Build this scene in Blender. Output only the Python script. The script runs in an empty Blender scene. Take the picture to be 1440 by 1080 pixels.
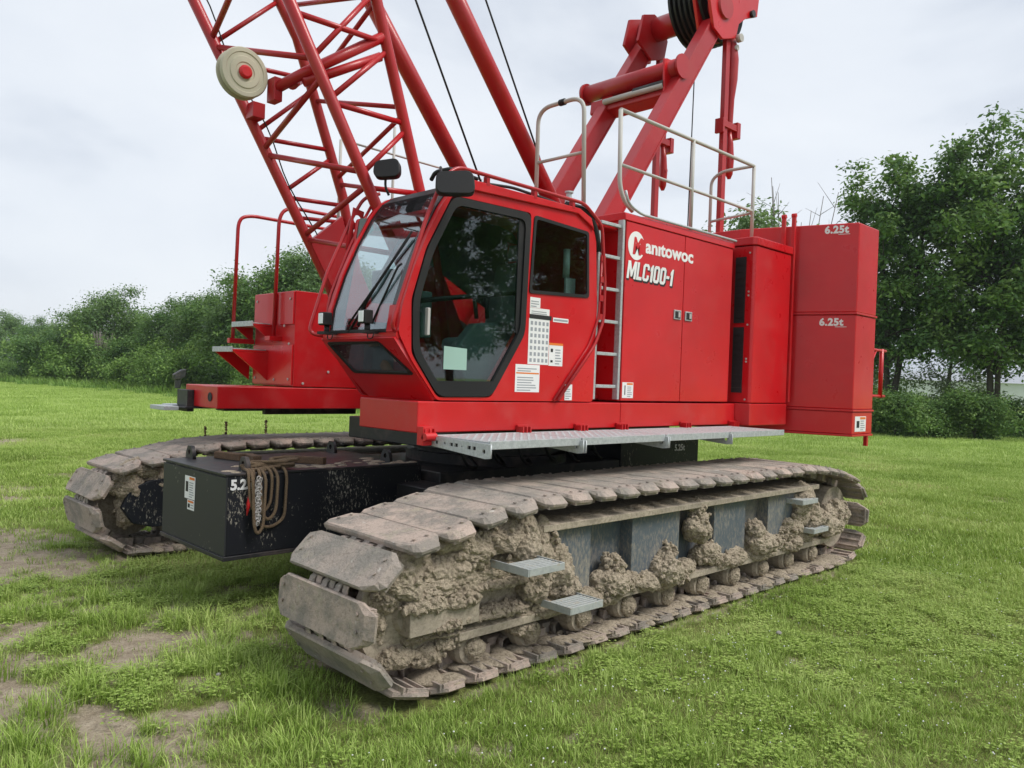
import bpy, bmesh, math, random
import numpy as np
from mathutils import Vector, Matrix, noise as mnoise
R = math.radians
random.seed(7)
rng = np.random.default_rng(11)
SC = bpy.context.scene
COL = SC.collection

# ------------------------------------------------------------------ camera
CH = 1.75
yaw, pitch, roll, FPX = R(45.6), R(-.38), R(2.08), 1115.
fwd = Vector((math.cos(yaw)*math.cos(pitch), math.sin(yaw)*math.cos(pitch), math.sin(pitch)))
rgt = Vector((math.sin(yaw), -math.cos(yaw), 0))
upv = rgt.cross(fwd)
r2 = rgt*math.cos(roll) + upv*math.sin(roll)
u2 = -rgt*math.sin(roll) + upv*math.cos(roll)
cam = bpy.data.cameras.new('camera')
co = bpy.data.objects.new('camera', cam)
COL.objects.link(co)
m = Matrix((r2, u2, -fwd)).transposed().to_4x4()
m.translation = Vector((0, 0, CH))
co.matrix_world = m
cam.sensor_width = 36
cam.lens = FPX/1440*36
cam.clip_start = .05
cam.clip_end = 3000
SC.camera = co

# ------------------------------------------------------------------ world, sun, exposure
SUN_EL, SUN_AZ = 52, -62          # azimuth measured from +X towards +Y
W = bpy.data.worlds.new('World')
SC.world = W
W.use_nodes = True
nt = W.node_tree
nt.nodes.clear()
def N(t, ty, **k):
    n = t.nodes.new(ty)
    for a, b in k.items():
        setattr(n, a, b)
    return n
sky = N(nt, 'ShaderNodeTexSky', sky_type='NISHITA', sun_disc=False, sun_elevation=R(SUN_EL), sun_rotation=R(90-SUN_AZ))
sky.air_density = 1.0; sky.dust_density = 3
tc = N(nt, 'ShaderNodeTexCoord')
mp = N(nt, 'ShaderNodeMapping'); mp.inputs['Scale'].default_value = (1.0, 1.0, 2.6)
mp.inputs['Location'].default_value = (.3, .7, .1)
nz = N(nt, 'ShaderNodeTexNoise'); nz.inputs['Scale'].default_value = 2.1; nz.inputs['Detail'].default_value = 5; nz.inputs['Roughness'].default_value = .5; nz.inputs['Distortion'].default_value = .25
cr = N(nt, 'ShaderNodeValToRGB')
cr.color_ramp.elements[0].position = .33; cr.color_ramp.elements[0].color = (.315, .345, .395, 1)
cr.color_ramp.elements[1].position = .72; cr.color_ramp.elements[1].color = (.48, .50, .525, 1)
e = cr.color_ramp.elements.new(.5); e.color = (.43, .455, .49, 1)
sc10 = N(nt, 'ShaderNodeVectorMath', operation='SCALE'); sc10.inputs['Scale'].default_value = 10.2
mix = N(nt, 'ShaderNodeMix', data_type='RGBA'); mix.inputs['Factor'].default_value = .93
bg = N(nt, 'ShaderNodeBackground'); bg.inputs['Strength'].default_value = .1
out = N(nt, 'ShaderNodeOutputWorld')
L = nt.links.new
L(tc.outputs['Generated'], mp.inputs['Vector']); L(mp.outputs[0], nz.inputs['Vector']); L(nz.outputs[0], cr.inputs[0])
L(cr.outputs[0], sc10.inputs[0]); L(sky.outputs[0], mix.inputs[6]); L(sc10.outputs[0], mix.inputs[7])
L(mix.outputs[2], bg.inputs[0]); L(bg.outputs[0], out.inputs[0])
sl = bpy.data.lights.new('sun', 'SUN'); sl.energy = 1.5; sl.angle = R(26); sl.color = (1, .965, .91)
so = bpy.data.objects.new('sun', sl); COL.objects.link(so)
sd = Vector((math.cos(R(SUN_AZ))*math.cos(R(SUN_EL)), math.sin(R(SUN_AZ))*math.cos(R(SUN_EL)), math.sin(R(SUN_EL))))
so.rotation_euler = sd.to_track_quat('Z', 'Y').to_euler()
so.location = (0, -20, 30)
SC.view_settings.view_transform = 'Standard'
SC.view_settings.look = 'None'
SC.view_settings.exposure = 0.95
SC.view_settings.gamma = 1
SC.view_settings.use_curve_mapping = False

# ------------------------------------------------------------------ materials
MATS = {}
def newmat(name):
    m = bpy.data.materials.new(name); m.use_nodes = True
    t = m.node_tree
    b = t.nodes['Principled BSDF']
    MATS[name] = m
    return m, t, b, t.nodes['Material Output']
def pos(t, scale=(1, 1, 1), space='Position'):
    g = N(t, 'ShaderNodeNewGeometry')
    mp = N(t, 'ShaderNodeMapping'); mp.inputs['Scale'].default_value = scale
    t.links.new(g.outputs['Position'], mp.inputs['Vector'])
    return mp.outputs[0]
def nse(t, vec, scale, detail=4, rough=.6, dist=0):
    n = N(t, 'ShaderNodeTexNoise'); n.inputs['Scale'].default_value = scale; n.inputs['Detail'].default_value = detail
    n.inputs['Roughness'].default_value = rough; n.inputs['Distortion'].default_value = dist
    t.links.new(vec, n.inputs['Vector'])
    return n.outputs[0]
def ramp(t, fac, stops):
    r = N(t, 'ShaderNodeValToRGB')
    el = r.color_ramp.elements
    while len(el) < len(stops): el.new(.5)
    for e, (p, c) in zip(el, stops):
        e.position = p; e.color = (*c, 1) if len(c) == 3 else c
    t.links.new(fac, r.inputs[0])
    return r.outputs[0]
def mixc(t, fac, a, b, blend='MIX'):
    m = N(t, 'ShaderNodeMix', data_type='RGBA', blend_type=blend)
    for s, v in ((0, fac), (6, a), (7, b)):
        if hasattr(v, 'links') or isinstance(v, bpy.types.NodeSocket): t.links.new(v, m.inputs[s])
        elif s == 0: m.inputs[0].default_value = v
        else: m.inputs[s].default_value = (*v, 1)
    return m.outputs[2]
def bump(t, b, h, strength=.3, dist=.01):
    n = N(t, 'ShaderNodeBump'); n.inputs['Strength'].default_value = strength; n.inputs['Distance'].default_value = dist
    t.links.new(h, n.inputs['Height']); t.links.new(n.outputs[0], b.inputs['Normal'])

def paint(name, col, rough=.3, dirt=.25, coat=.5, dirtcol=(.30, .24, .18), dlow=None, wob=.0015):
    m, t, b, o = newmat(name)
    v = pos(t)
    n1 = nse(t, v, 1.3, 3); n2 = nse(t, v, 24, 5, .7)
    c1 = mixc(t, ramp(t, n1, [(.3, (0, 0, 0)), (.7, (1, 1, 1))]), tuple(x*.86 for x in col), tuple(min(1, x*1.06) for x in col))
    d = ramp(t, n2, [(.62, (0, 0, 0)), (.86, (dirt, dirt, dirt))])
    ns = nse(t, pos(t, (5, 5, .35)), 1.6, 4, .7); nl_ = nse(t, v, 3.2, 4, .65)
    dust = ramp(t, nl_, [(.50, (0, 0, 0)), (.80, (dirt*.55, )*3)])
    c1 = mixc(t, ramp(t, ns, [(.52, (0, 0, 0)), (.75, (dirt*.5, )*3)]), c1, tuple(x*.7+.02 for x in col))
    c1 = mixc(t, dust, c1, (.42, .30, .26))
    c2 = mixc(t, d, c1, dirtcol)
    t.links.new(c2, b.inputs['Base Color'])
    rr = ramp(t, nl_, [(.35, (rough, )*3), (.75, (min(1, rough+.22), )*3)])
    t.links.new(rr, b.inputs['Roughness'])
    b.inputs['Specular IOR Level'].default_value = .4; b.inputs['Coat Weight'].default_value = coat; b.inputs['Coat Roughness'].default_value = .12
    n3 = nse(t, v, 2.4, 2); bump(t, b, n3, .5, wob*6)
    return m
paint('red', (.57, .0065, .0115), .27, .12, .22)
paint('red_frame', (.53, .009, .013), .32, .22, .15)
paint('red_tube', (.41, .0085, .013), .34, .18, .25)
paint('grey_rail', (.50, .49, .46), .5, .4, 0)
paint('cream', (.52, .49, .38), .55, .5, 0, (.35, .3, .22))
paint('black_gloss', (.012, .013, .015), .12, .05, .3)
paint('black_rubber', (.009, .009, .010), .5, .05, 0)
paint('white_lamp', (.82, .84, .86), .2, .05, .4)
paint('white_print', (.80, .80, .80), .5, .1, 0)
paint('black_print', (.02, .02, .022), .5, .05, 0)
paint('grey_print', (.32, .34, .37), .5, .05, 0)
paint('orange_print', (.75, .20, .03), .5, .05, 0)
paint('seat_fabric', (.20, .25, .245), .85, .1, 0)
paint('interior_grey', (.10, .13, .13), .7, .1, 0)
paint('black_steel', (.018, .018, .020), .45, .5, .1)
paint('paper_green', (.30, .46, .40), .7, .05, 0)
paint('steel_pin', (.50, .48, .46), .4, .6, 0)
# galvanised
m, t, b, o = newmat('galvanised_dirty')
v = pos(t); n = nse(t, v, 22, 5, .7)
t.links.new(ramp(t, n, [(.3, (.30, .32, .32)), (.55, (.42, .44, .43)), (.68, (.36, .31, .24))]), b.inputs['Base Color']); b.inputs['Metallic'].default_value = .15; b.inputs['Roughness'].default_value = .65
m, t, b, o = newmat('galvanised')
v = pos(t); n = nse(t, v, 45, 4, .7)
t.links.new(ramp(t, n, [(.3, (.36, .39, .40)), (.7, (.56, .59, .60))]), b.inputs['Base Color'])
b.inputs['Metallic'].default_value = .35; b.inputs['Roughness'].default_value = .5
# mud
def mudmat(name, a, bb, c, sc=1.0, wet=0, bs=.9):
    m, t, b, o = newmat(name)
    v = pos(t)
    n1 = nse(t, v, 4*sc, 4, .6); n2 = nse(t, v, 42*sc, 6, .75); n3 = nse(t, v, 140*sc, 3, .7)
    c1 = mixc(t, ramp(t, n1, [(.3, (0, )*3), (.7, (1, )*3)]), a, bb)
    c2 = mixc(t, ramp(t, n2, [(.35, (1, )*3), (.55, (0, )*3)]), c1, c)
    t.links.new(c2, b.inputs['Base Color'])
    b.inputs['Roughness'].default_value = .93
    ad = N(t, 'ShaderNodeMath', operation='MULTIPLY_ADD'); ad.inputs[1].default_value = .35
    t.links.new(n3, ad.inputs[0]); t.links.new(n2, ad.inputs[2])
    bump(t, b, ad.outputs[0], bs, .03 if bs > .5 else .012)
    return m
mudmat('mud', (.57, .48, .36), (.43, .355, .26), (.22, .18, .13))
mudmat('mud_steel', (.46, .39, .30), (.30, .26, .205), (.22, .185, .14), .8, 0, .35)
# track shoe: dried pinkish clay film on worn steel, with pale scratches and dark pits
m, t, b, o = newmat('shoe_steel')
v = pos(t)
oi = N(t, 'ShaderNodeObjectInfo')
n1 = nse(t, v, 5, 5, .65); n2 = nse(t, v, 30, 6, .75); n3 = nse(t, v, 14, 2, .5)
c1 = mixc(t, ramp(t, n1, [(.42, (0, )*3), (.56, (1, )*3)]), (.27, .235, .20), (.49, .385, .32))
n5 = nse(t, v, 9, 5, .75)
c1 = mixc(t, ramp(t, n5, [(.56, (0, )*3), (.62, (.8, )*3)]), c1, (.40, .345, .26))
rnd = mixc(t, ramp(t, oi.outputs['Random'], [(0, (0, )*3), (1, (.5, )*3)]), c1, (.27, .255, .225))
c2 = mixc(t, ramp(t, n2, [(.32, (.6, )*3), (.46, (0, )*3)]), rnd, (.13, .105, .085))
c3 = mixc(t, ramp(t, n3, [(.70, (0, )*3), (.76, (.7, )*3)]), c2, (.60, .56, .50))
t.links.new(c3, b.inputs['Base Color']); b.inputs['Roughness'].default_value = .8
ad = N(t, 'ShaderNodeMath', operation='MULTIPLY_ADD'); ad.inputs[1].default_value = .7; t.links.new(n5, ad.inputs[0]); t.links.new(n2, ad.inputs[2])
bump(t, b, ad.outputs[0], .8, .022)
# black paint with splashed mud, heavier and streaky
def splash(name, base, lo, hi, mudc=(.40, .37, .31), zfade=None):
    m, t, b, o = newmat(name)
    v = pos(t, (1, 1, .42)); v2 = pos(t)
    n1 = nse(t, v, 62, 5, .7, .3); n2 = nse(t, v2, 2.4, 3, .55)
    md = N(t, 'ShaderNodeMath', operation='MULTIPLY_ADD'); md.inputs[1].default_value = .55
    t.links.new(n2, md.inputs[0]); t.links.new(n1, md.inputs[2])
    f = ramp(t, md.outputs[0], [(lo, (0, )*3), (hi, (.9, )*3)])
    t.links.new(mixc(t, f, base, mudc), b.inputs['Base Color'])
    t.links.new(ramp(t, f, [(0, (.48, )*3), (.6, (.9, )*3)]), b.inputs['Roughness'])
    b.inputs['Specular IOR Level'].default_value = .3
    return m
splash('black_splashed', (.012, .013, .017), .88, .96)
splash('black_front', (.030, .031, .034), .99, 1.1)
splash('frame_grey', (.095, .115, .135), .70, .95, (.30, .27, .22))
splash('far_frame', (.012, .014, .020), .86, .96)
# glass
def glass(name, tint, refl=1.0, fmin=.06):
    m, t, b, o = newmat(name)
    t.nodes.remove(b)
    tr = N(t, 'ShaderNodeBsdfTransparent'); tr.inputs[0].default_value = (*tint, 1)
    gl = N(t, 'ShaderNodeBsdfGlossy'); gl.inputs['Roughness'].default_value = .02; gl.inputs[0].default_value = (.95, .97, 1, 1)
    fr = N(t, 'ShaderNodeFresnel'); gm = N(t, 'ShaderNodeNewGeometry'); mr_ = N(t, 'ShaderNodeMapRange'); mr_.inputs[3].default_value = 1.5; mr_.inputs[4].default_value = 1/1.5
    t.links.new(gm.outputs['Backfacing'], mr_.inputs[0]); t.links.new(mr_.outputs[0], fr.inputs[0])
    ma = N(t, 'ShaderNodeMath', operation='MULTIPLY_ADD'); ma.inputs[1].default_value = refl; ma.inputs[2].default_value = fmin
    mx = N(t, 'ShaderNodeMixShader')
    t.links.new(fr.outputs[0], ma.inputs[0]); t.links.new(ma.outputs[0], mx.inputs[0])
    t.links.new(tr.outputs[0], mx.inputs[1]); t.links.new(gl.outputs[0], mx.inputs[2]); t.links.new(mx.outputs[0], o.inputs[0])
    return m
glass('glass_side', (.62, .72, .70), .9, .03)
glass('glass_front', (.70, .80, .80), 1.3, .10)
glass('glass_foot', (.55, .66, .64), 1.3, .22)
# rope
mudmat('rope', (.36, .25, .15), (.25, .17, .10), (.12, .085, .055), 4)
mudmat('wood', (.27, .16, .09), (.18, .11, .065), (.10, .065, .04), 3)
mudmat('bark', (.09, .078, .062), (.06, .052, .042), (.03, .026, .02), .8)
mudmat('twig', (.20, .18, .155), (.15, .13, .11), (.09, .08, .07), .8)
mudmat('pebble', (.62, .6, .55), (.5, .48, .44), (.4, .38, .34), 4)

def foliage(name, cols, transl=.35, rough=.55, straw=None):
    m, t, b, o = newmat(name)
    at = N(t, 'ShaderNodeAttribute', attribute_name='tone')
    oi = N(t, 'ShaderNodeObjectInfo')
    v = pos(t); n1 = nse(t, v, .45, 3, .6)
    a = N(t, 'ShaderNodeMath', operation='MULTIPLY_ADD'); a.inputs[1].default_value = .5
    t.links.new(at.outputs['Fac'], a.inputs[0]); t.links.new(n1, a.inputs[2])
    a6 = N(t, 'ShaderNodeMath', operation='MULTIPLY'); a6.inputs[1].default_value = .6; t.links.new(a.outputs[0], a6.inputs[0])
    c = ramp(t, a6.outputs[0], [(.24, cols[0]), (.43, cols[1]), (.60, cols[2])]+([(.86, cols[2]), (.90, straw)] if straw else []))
    t.links.new(c, b.inputs['Base Color']); b.inputs['Roughness'].default_value = rough
    b.inputs['Specular IOR Level'].default_value = .3
    tl = N(t, 'ShaderNodeBsdfTranslucent'); t.links.new(mixc(t, .35, c, (.16, .24, .02)), tl.inputs[0])
    mx = N(t, 'ShaderNodeMixShader'); mx.inputs[0].default_value = transl
    t.links.new(b.outputs[0], mx.inputs[1]); t.links.new(tl.outputs[0], mx.inputs[2]); t.links.new(mx.outputs[0], o.inputs[0])
    return m
foliage('leaf_dark', ((.036, .088, .028), (.095, .195, .052), (.23, .35, .095)))
foliage('leaf_mid', ((.060, .115, .045), (.115, .205, .068), (.22, .33, .11)))
foliage('leaf_pale', ((.085, .12, .075), (.12, .17, .095), (.17, .22, .12)))
foliage('leaf_bright', ((.08, .16, .038), (.16, .29, .062), (.30, .44, .11)))
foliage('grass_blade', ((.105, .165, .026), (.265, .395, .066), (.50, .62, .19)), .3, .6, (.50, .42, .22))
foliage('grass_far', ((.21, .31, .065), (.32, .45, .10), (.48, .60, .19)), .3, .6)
foliage('weed_brown', ((.09, .05, .03), (.14, .08, .04), (.2, .14, .07)), .2)
# ground
m, t, b, o = newmat('ground_soil')
v = pos(t)
at = N(t, 'ShaderNodeAttribute', attribute_name='bare')
n1 = nse(t, v, 1.1, 5, .6); n2 = nse(t, v, 9, 6, .7); n3 = nse(t, v, 60, 5, .75); n4 = nse(t, v, .11, 4, .6)
soil = mixc(t, ramp(t, n2, [(.3, (0, )*3), (.7, (1, )*3)]), (.24, .19, .135), (.46, .39, .295))
soil = mixc(t, ramp(t, n3, [(.36, (.6, )*3), (.5, (0, )*3)]), soil, (.13, .10, .065))
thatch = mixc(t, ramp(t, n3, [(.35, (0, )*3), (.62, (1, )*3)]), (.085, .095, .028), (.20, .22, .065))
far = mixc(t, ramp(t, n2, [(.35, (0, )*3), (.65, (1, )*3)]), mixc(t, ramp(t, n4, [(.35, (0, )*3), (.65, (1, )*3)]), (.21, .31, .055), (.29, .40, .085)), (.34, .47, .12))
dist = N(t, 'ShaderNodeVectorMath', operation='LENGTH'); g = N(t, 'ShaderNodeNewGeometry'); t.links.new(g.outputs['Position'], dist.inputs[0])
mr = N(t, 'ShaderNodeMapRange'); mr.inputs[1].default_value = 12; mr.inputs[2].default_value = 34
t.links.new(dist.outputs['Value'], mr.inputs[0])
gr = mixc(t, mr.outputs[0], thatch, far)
ad = N(t, 'ShaderNodeMath', operation='MULTIPLY_ADD'); ad.inputs[1].default_value = .5
t.links.new(n2, ad.inputs[0]); t.links.new(at.outputs['Fac'], ad.inputs[2])
f = ramp(t, ad.outputs[0], [(.48, (0, )*3), (.78, (1, )*3)])
t.links.new(mixc(t, f, gr, soil), b.inputs['Base Color']); b.inputs['Roughness'].default_value = .95
b.inputs['Specular IOR Level'].default_value = .2
ad2 = N(t, 'ShaderNodeMath', operation='MULTIPLY_ADD'); ad2.inputs[1].default_value = .4
t.links.new(n3, ad2.inputs[0]); t.links.new(n2, ad2.inputs[2])
bump(t, b, ad2.outputs[0], .8, .05)

# ------------------------------------------------------------------ mesh helpers
class MB:
    def __init__(s): s.v = []; s.f = []; s.sm = []; s.tone = None
    def add(s, vs, fs, smooth=False):
        k = len(s.v)
        s.v += [tuple(p) for p in vs]
        s.f += [tuple(i+k for i in f) for f in fs]
        s.sm += [smooth]*len(fs)
        return s
    def box(s, x0, x1, y0, y1, z0, z1):
        vs = [(x, y, z) for x in (x0, x1) for y in (y0, y1) for z in (z0, z1)]
        return s.add(vs, [(0, 1, 3, 2), (4, 6, 7, 5), (0, 4, 5, 1), (2, 3, 7, 6), (0, 2, 6, 4), (1, 5, 7, 3)])
    def bar(s, a, b, w, h, up=(0, 1, 0)):     # box beam from a to b: w along 'up', h across
        a = Vector(a); b = Vector(b); d = (b-a).normalized(); u = Vector(up); u = (u-d*u.dot(d)).normalized(); n = d.cross(u)
        vs = [p+u*i*w/2+n*j*h/2 for p in (a, b) for i in (-1, 1) for j in (-1, 1)]
        return s.add(vs, [(0, 1, 3, 2), (4, 6, 7, 5), (0, 4, 5, 1), (2, 3, 7, 6), (0, 2, 6, 4), (1, 5, 7, 3)])
    def prism(s, poly, axis, a, b):           # poly in the two other axes, extruded along axis a..b
        n = len(poly)
        def P(q, w):
            return {'x': (w, q[0], q[1]), 'y': (q[0], w, q[1]), 'z': (q[0], q[1], w)}[axis]
        vs = [P(q, a) for q in poly]+[P(q, b) for q in poly]
        fs = [tuple(range(n))[::-1], tuple(range(n, 2*n))]+[(i, (i+1) % n, n+(i+1) % n, n+i) for i in range(n)]
        return s.add(vs, fs)
    def tube(s, pts, r, seg=10, closed=False, cap=True):
        pts = [Vector(p) for p in pts]; n = len(pts)
        rs = r if isinstance(r, (list, tuple)) else [r]*n
        d0 = (pts[1]-pts[0]).normalized()
        u = d0.orthogonal().normalized()
        rings = []
        for i, p in enumerate(pts):
            if closed: d = (pts[(i+1) % n]-pts[i-1]).normalized()
            elif i == 0: d = d0
            elif i == n-1: d = (pts[-1]-pts[-2]).normalized()
            else: d = ((pts[i+1]-p).normalized()+(p-pts[i-1]).normalized()).normalized()
            u = (u-d*u.dot(d)).normalized(); w = d.cross(u)
            rings.append([p+(u*math.cos(2*math.pi*k/seg)+w*math.sin(2*math.pi*k/seg))*rs[i] for k in range(seg)])
        vs = [q for rg in rings for q in rg]
        fs = []
        for i in range(n if closed else n-1):
            j = (i+1) % n
            fs += [(i*seg+k, i*seg+(k+1) % seg, j*seg+(k+1) % seg, j*seg+k) for k in range(seg)]
        s.add(vs, fs, True)
        if cap and not closed:
            k0 = len(s.v)-n*seg
            s.f += [tuple(k0+k for k in range(seg))[::-1], tuple(k0+(n-1)*seg+k for k in range(seg))]; s.sm += [False, False]
        return s
    def cyl(s, a, b, r, seg=20): return s.tube([a, b], r, seg)
    def lathe(s, o, ax, prof, seg=32):         # prof: (dist along axis, radius)
        o = Vector(o); ax = Vector(ax).normalized(); u = ax.orthogonal().normalized(); w = ax.cross(u)
        vs = [o+ax*h+(u*math.cos(2*math.pi*k/seg)+w*math.sin(2*math.pi*k/seg))*max(r, 1e-4) for h, r in prof for k in range(seg)]
        fs = [(i*seg+k, i*seg+(k+1) % seg, (i+1)*seg+(k+1) % seg, (i+1)*seg+k) for i in range(len(prof)-1) for k in range(seg)]
        return s.add(vs, fs, False)
    def mesh(s, name, mat):
        me = bpy.data.meshes.new(name)
        me.from_pydata(s.v, [], s.f)
        me.polygons.foreach_set('use_smooth', s.sm)
        if mat: me.materials.append(MATS[mat])
        me.update()
        return me
    def build(s, name, mat, parent=None, bevel=0, seg=2, fix=True):
        me = s.mesh(name, mat)
        if fix:
            bm = bmesh.new(); bm.from_mesh(me); bmesh.ops.recalc_face_normals(bm, faces=bm.faces); bm.to_mesh(me); bm.free()
        o = bpy.data.objects.new(name, me); COL.objects.link(o)
        if parent: o.parent = parent
        if bevel:
            b = o.modifiers.new('bevel', 'BEVEL'); b.width = bevel; b.segments = seg; b.limit_method = 'ANGLE'; b.angle_limit = R(40); b.harden_normals = True
        return o
def fillet(pts, r, n=5, closed=False):
    pts = [Vector(p) for p in pts]; out = []
    N_ = len(pts)
    for i, p in enumerate(pts):
        if not closed and i in (0, N_-1): out.append(p); continue
        a = pts[i-1]; b = pts[(i+1) % N_]
        da = (a-p); db = (b-p)
        ra = min(r, da.length*.48); rb = min(r, db.length*.48)
        A = p+da.normalized()*ra; B = p+db.normalized()*rb
        for k in range(n+1):
            t_ = k/n
            out.append(A*(1-t_)**2+p*2*t_*(1-t_)+B*t_*t_)
    return out
def plate(name, outline, holes, mat, M, th, parent=None, round_=0, bev=0):
    """flat plate with holes: outline in local xy, thickness th along local z, placed by matrix M"""
    cu = bpy.data.curves.new(name, 'CURVE'); cu.dimensions = '2D'; cu.fill_mode = 'BOTH'; cu.extrude = th/2; cu.bevel_depth = bev; cu.bevel_resolution = 1
    for poly in [outline]+list(holes):
        if round_: poly = [(p.x, p.y) for p in fillet([(q[0], q[1], 0) for q in poly], round_, 4, True)]
        sp = cu.splines.new('POLY'); sp.points.add(len(poly)-1)
        for q, p in zip(poly, sp.points): p.co = (q[0], q[1], 0, 1)
        sp.use_cyclic_u = True
    tmp = bpy.data.objects.new(name, cu)
    me = bpy.data.meshes.new_from_object(tmp)
    bpy.data.objects.remove(tmp); bpy.data.curves.remove(cu)
    me.name = name; me.materials.clear(); me.materials.append(MATS[mat])
    me.transform(M)
    o = bpy.data.objects.new(name, me); COL.objects.link(o)
    if parent: o.parent = parent
    return o
def circ(cx, cy, r, n=16, rx=1): return [(cx+r*rx*math.cos(2*math.pi*k/n), cy+r*math.sin(2*math.pi*k/n)) for k in range(n)]
def XZ(y): return Matrix(((1, 0, 0, 0), (0, 0, -1, y), (0, 1, 0, 0), (0, 0, 0, 1)))      # local x->X, y->Z, normal -> -Y
def YZ(x): return Matrix(((0, 0, -1, x), (-1, 0, 0, 0), (0, 1, 0, 0), (0, 0, 0, 1)))     # local x->-Y, y->Z, normal -> -X
def text(name, s, size, M, mat, parent, shear=0, off=0, ext=.0015, align='LEFT', space=1.0, sx=1.0):
    cu = bpy.data.curves.new(name, 'FONT'); cu.body = s; cu.size = size; cu.shear = shear; cu.offset = off; cu.extrude = ext; cu.align_x = align; cu.space_character = space; cu.resolution_u = 3
    tmp = bpy.data.objects.new(name, cu)
    me = bpy.data.meshes.new_from_object(tmp)
    bpy.data.objects.remove(tmp); bpy.data.curves.remove(cu)
    me.name = name; me.materials.clear(); me.materials.append(MATS[mat])
    me.transform(M @ Matrix.Diagonal((sx, 1, 1, 1)))
    o = bpy.data.objects.new(name, me); COL.objects.link(o)
    if parent: o.parent = parent
    return o
def tag(o, label=None, cat=None, group=None, kind=None):
    if label: o['label'] = label
    if cat: o['category'] = cat
    if group: o['group'] = group
    if kind: o['kind'] = kind
    return o
def empty(name, loc=(0, 0, 0)):
    o = bpy.data.objects.new(name, None); o.location = loc; o.empty_display_size = .2; COL.objects.link(o); return o
T = Matrix.Translation

# ------------------------------------------------------------------ ground
def fbm(x, y, s=1.0, oct_=4, seed=0):
    r = np.zeros(x.shape); a = 1.; tot = 0
    g = np.random.default_rng(seed)
    for o_ in range(oct_):
        fx, fy = x*s, y*s
        tab = g.random((64, 64))
        ix = np.floor(fx).astype(int); iy = np.floor(fy).astype(int); tx = fx-ix; ty = fy-iy
        tx = tx*tx*(3-2*tx); ty = ty*ty*(3-2*ty)
        h = lambda i, j: tab[i % 64, j % 64]
        r += a*((h(ix, iy)*(1-tx)+h(ix+1, iy)*tx)*(1-ty)+(h(ix, iy+1)*(1-tx)+h(ix+1, iy+1)*tx)*ty)
        tot += a; a *= .55; s *= 2.1
    return r/tot
BLOBS = [  # x, y, rx, ry, strength : worn patches of bare clay
    (2.0, 8.2, .50, 1.3, 1.35), (1.1, 8.7, 1.0, 1.4, 1.3), (1.9, 5.05, .55, .42, .85), (1.15, 4.9, .35, .5, .9), (1.18, 4.0, .34, .34, 1.05), (.85, 4.5, .4, .5, .9),
    (1.62, 3.9, .32, .22, .85), (1.4, 5.75, .35, .3, .7), (2.4, 4.25, .22, .22, .75), (2.62, 2.72, .17, .14, .7), (4.9, 2.2, .3, .16, .5), (6.0, 16.0, .6, 1.6, .75), (4.3, 20.2, 1.5, 1.2, .6),
    (2.5, 11.8, .6, 1.0, .6), (3.0, 12.6, .5, .8, .5), (1.75, 6.5, .8, .35, .55), (5.4, 2.5, .14, .14, .45), (2.5, 6.4, .35, .6, .5), (5.4, 5.85, 3.1, 1.4, .45), (3.9, 2.05, .2, .1, .4)]
def bare_at(x, y):
    b = np.zeros(x.shape)
    wx = x+(fbm(x, y, 2.4, 4, 3)-.5)*1.1; wy = y+(fbm(x, y, 2.4, 4, 5)-.5)*1.1
    for cx, cy, rx, ry, s in BLOBS:
        d = ((wx-cx)/rx)**2+((wy-cy)/ry)**2
        b = np.maximum(b, .92*s*np.clip(1.25-d, 0, 1))
    n = fbm(x, y, 2.6, 4, 9)
    left = np.clip((3.6-(x-y*.12))/2.6, 0, 1)*np.clip((11-y)/4, 0, 1)
    b = np.maximum(b, left*np.clip((n-.50)*4.2, 0, .9))
    b = np.maximum(b, np.clip((fbm(x, y, .8, 3, 13)-.66)*3, 0, .35))
    ed = np.exp(-(((y-3.22)/.07)**2))*np.clip((x-2.6)*2, 0, 1)*np.clip((8.6-x)*2, 0, 1)
    b = np.maximum(b, ed*.8*fbm(x, y, 3, 2, 23)*1.6)
    return b*np.clip(.25+1.35*fbm(x, y, 5, 4, 21), 0, 1.15)
def ground_z(x, y):
    z = (fbm(x, y, .9, 4, 31)-.5)*.07+(fbm(x, y, 5, 3, 33)-.5)*.025
    d = np.hypot(x, y)
    tr = np.exp(-(((y-3.72)/.8)**4)) + np.exp(-(((y-7.95)/.8)**4))
    tr = np.clip(tr, 0, 1)*np.clip((x-2.3)*2, 0, 1)*np.clip((8.9-x)*2, 0, 1)
    z = z*(1-tr)-.010*tr
    e = np.exp(-(((y-3.20)/.10)**2))*np.clip((x-2.6)*2, 0, 1)*np.clip((8.6-x)*2, 0, 1)
    return z-.012+.028*e*(.4+fbm(x, y, 4, 2, 91))
ax = np.concatenate([-np.geomspace(600, 4, 26), np.arange(-3.5, 16, .085), np.geomspace(16.2, 600, 40)])
ay = np.concatenate([-np.geomspace(600, 2, 26), np.arange(-1.5, 18, .085), np.geomspace(18.2, 600, 44)])
GX, GY = np.meshgrid(ax, ay, indexing='ij')
GB = bare_at(GX, GY); GZ = ground_z(GX, GY)-.03*np.clip(GB, 0, 1)*(fbm(GX, GY, 7, 2, 41))
nx, ny = GX.shape
me = bpy.data.meshes.new('ground')
idx = np.arange(nx*ny).reshape(nx, ny)
q = np.stack([idx[:-1, :-1], idx[1:, :-1], idx[1:, 1:], idx[:-1, 1:]], -1).reshape(-1, 4)
me.vertices.add(nx*ny); me.vertices.foreach_set('co', np.stack([GX, GY, GZ], -1).ravel())
me.loops.add(q.size); me.loops.foreach_set('vertex_index', q.ravel())
me.polygons.add(len(q)); me.polygons.foreach_set('loop_start', np.arange(len(q))*4)
me.polygons.foreach_set('use_smooth', [True]*len(q)); me.update(); me.validate()
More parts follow.
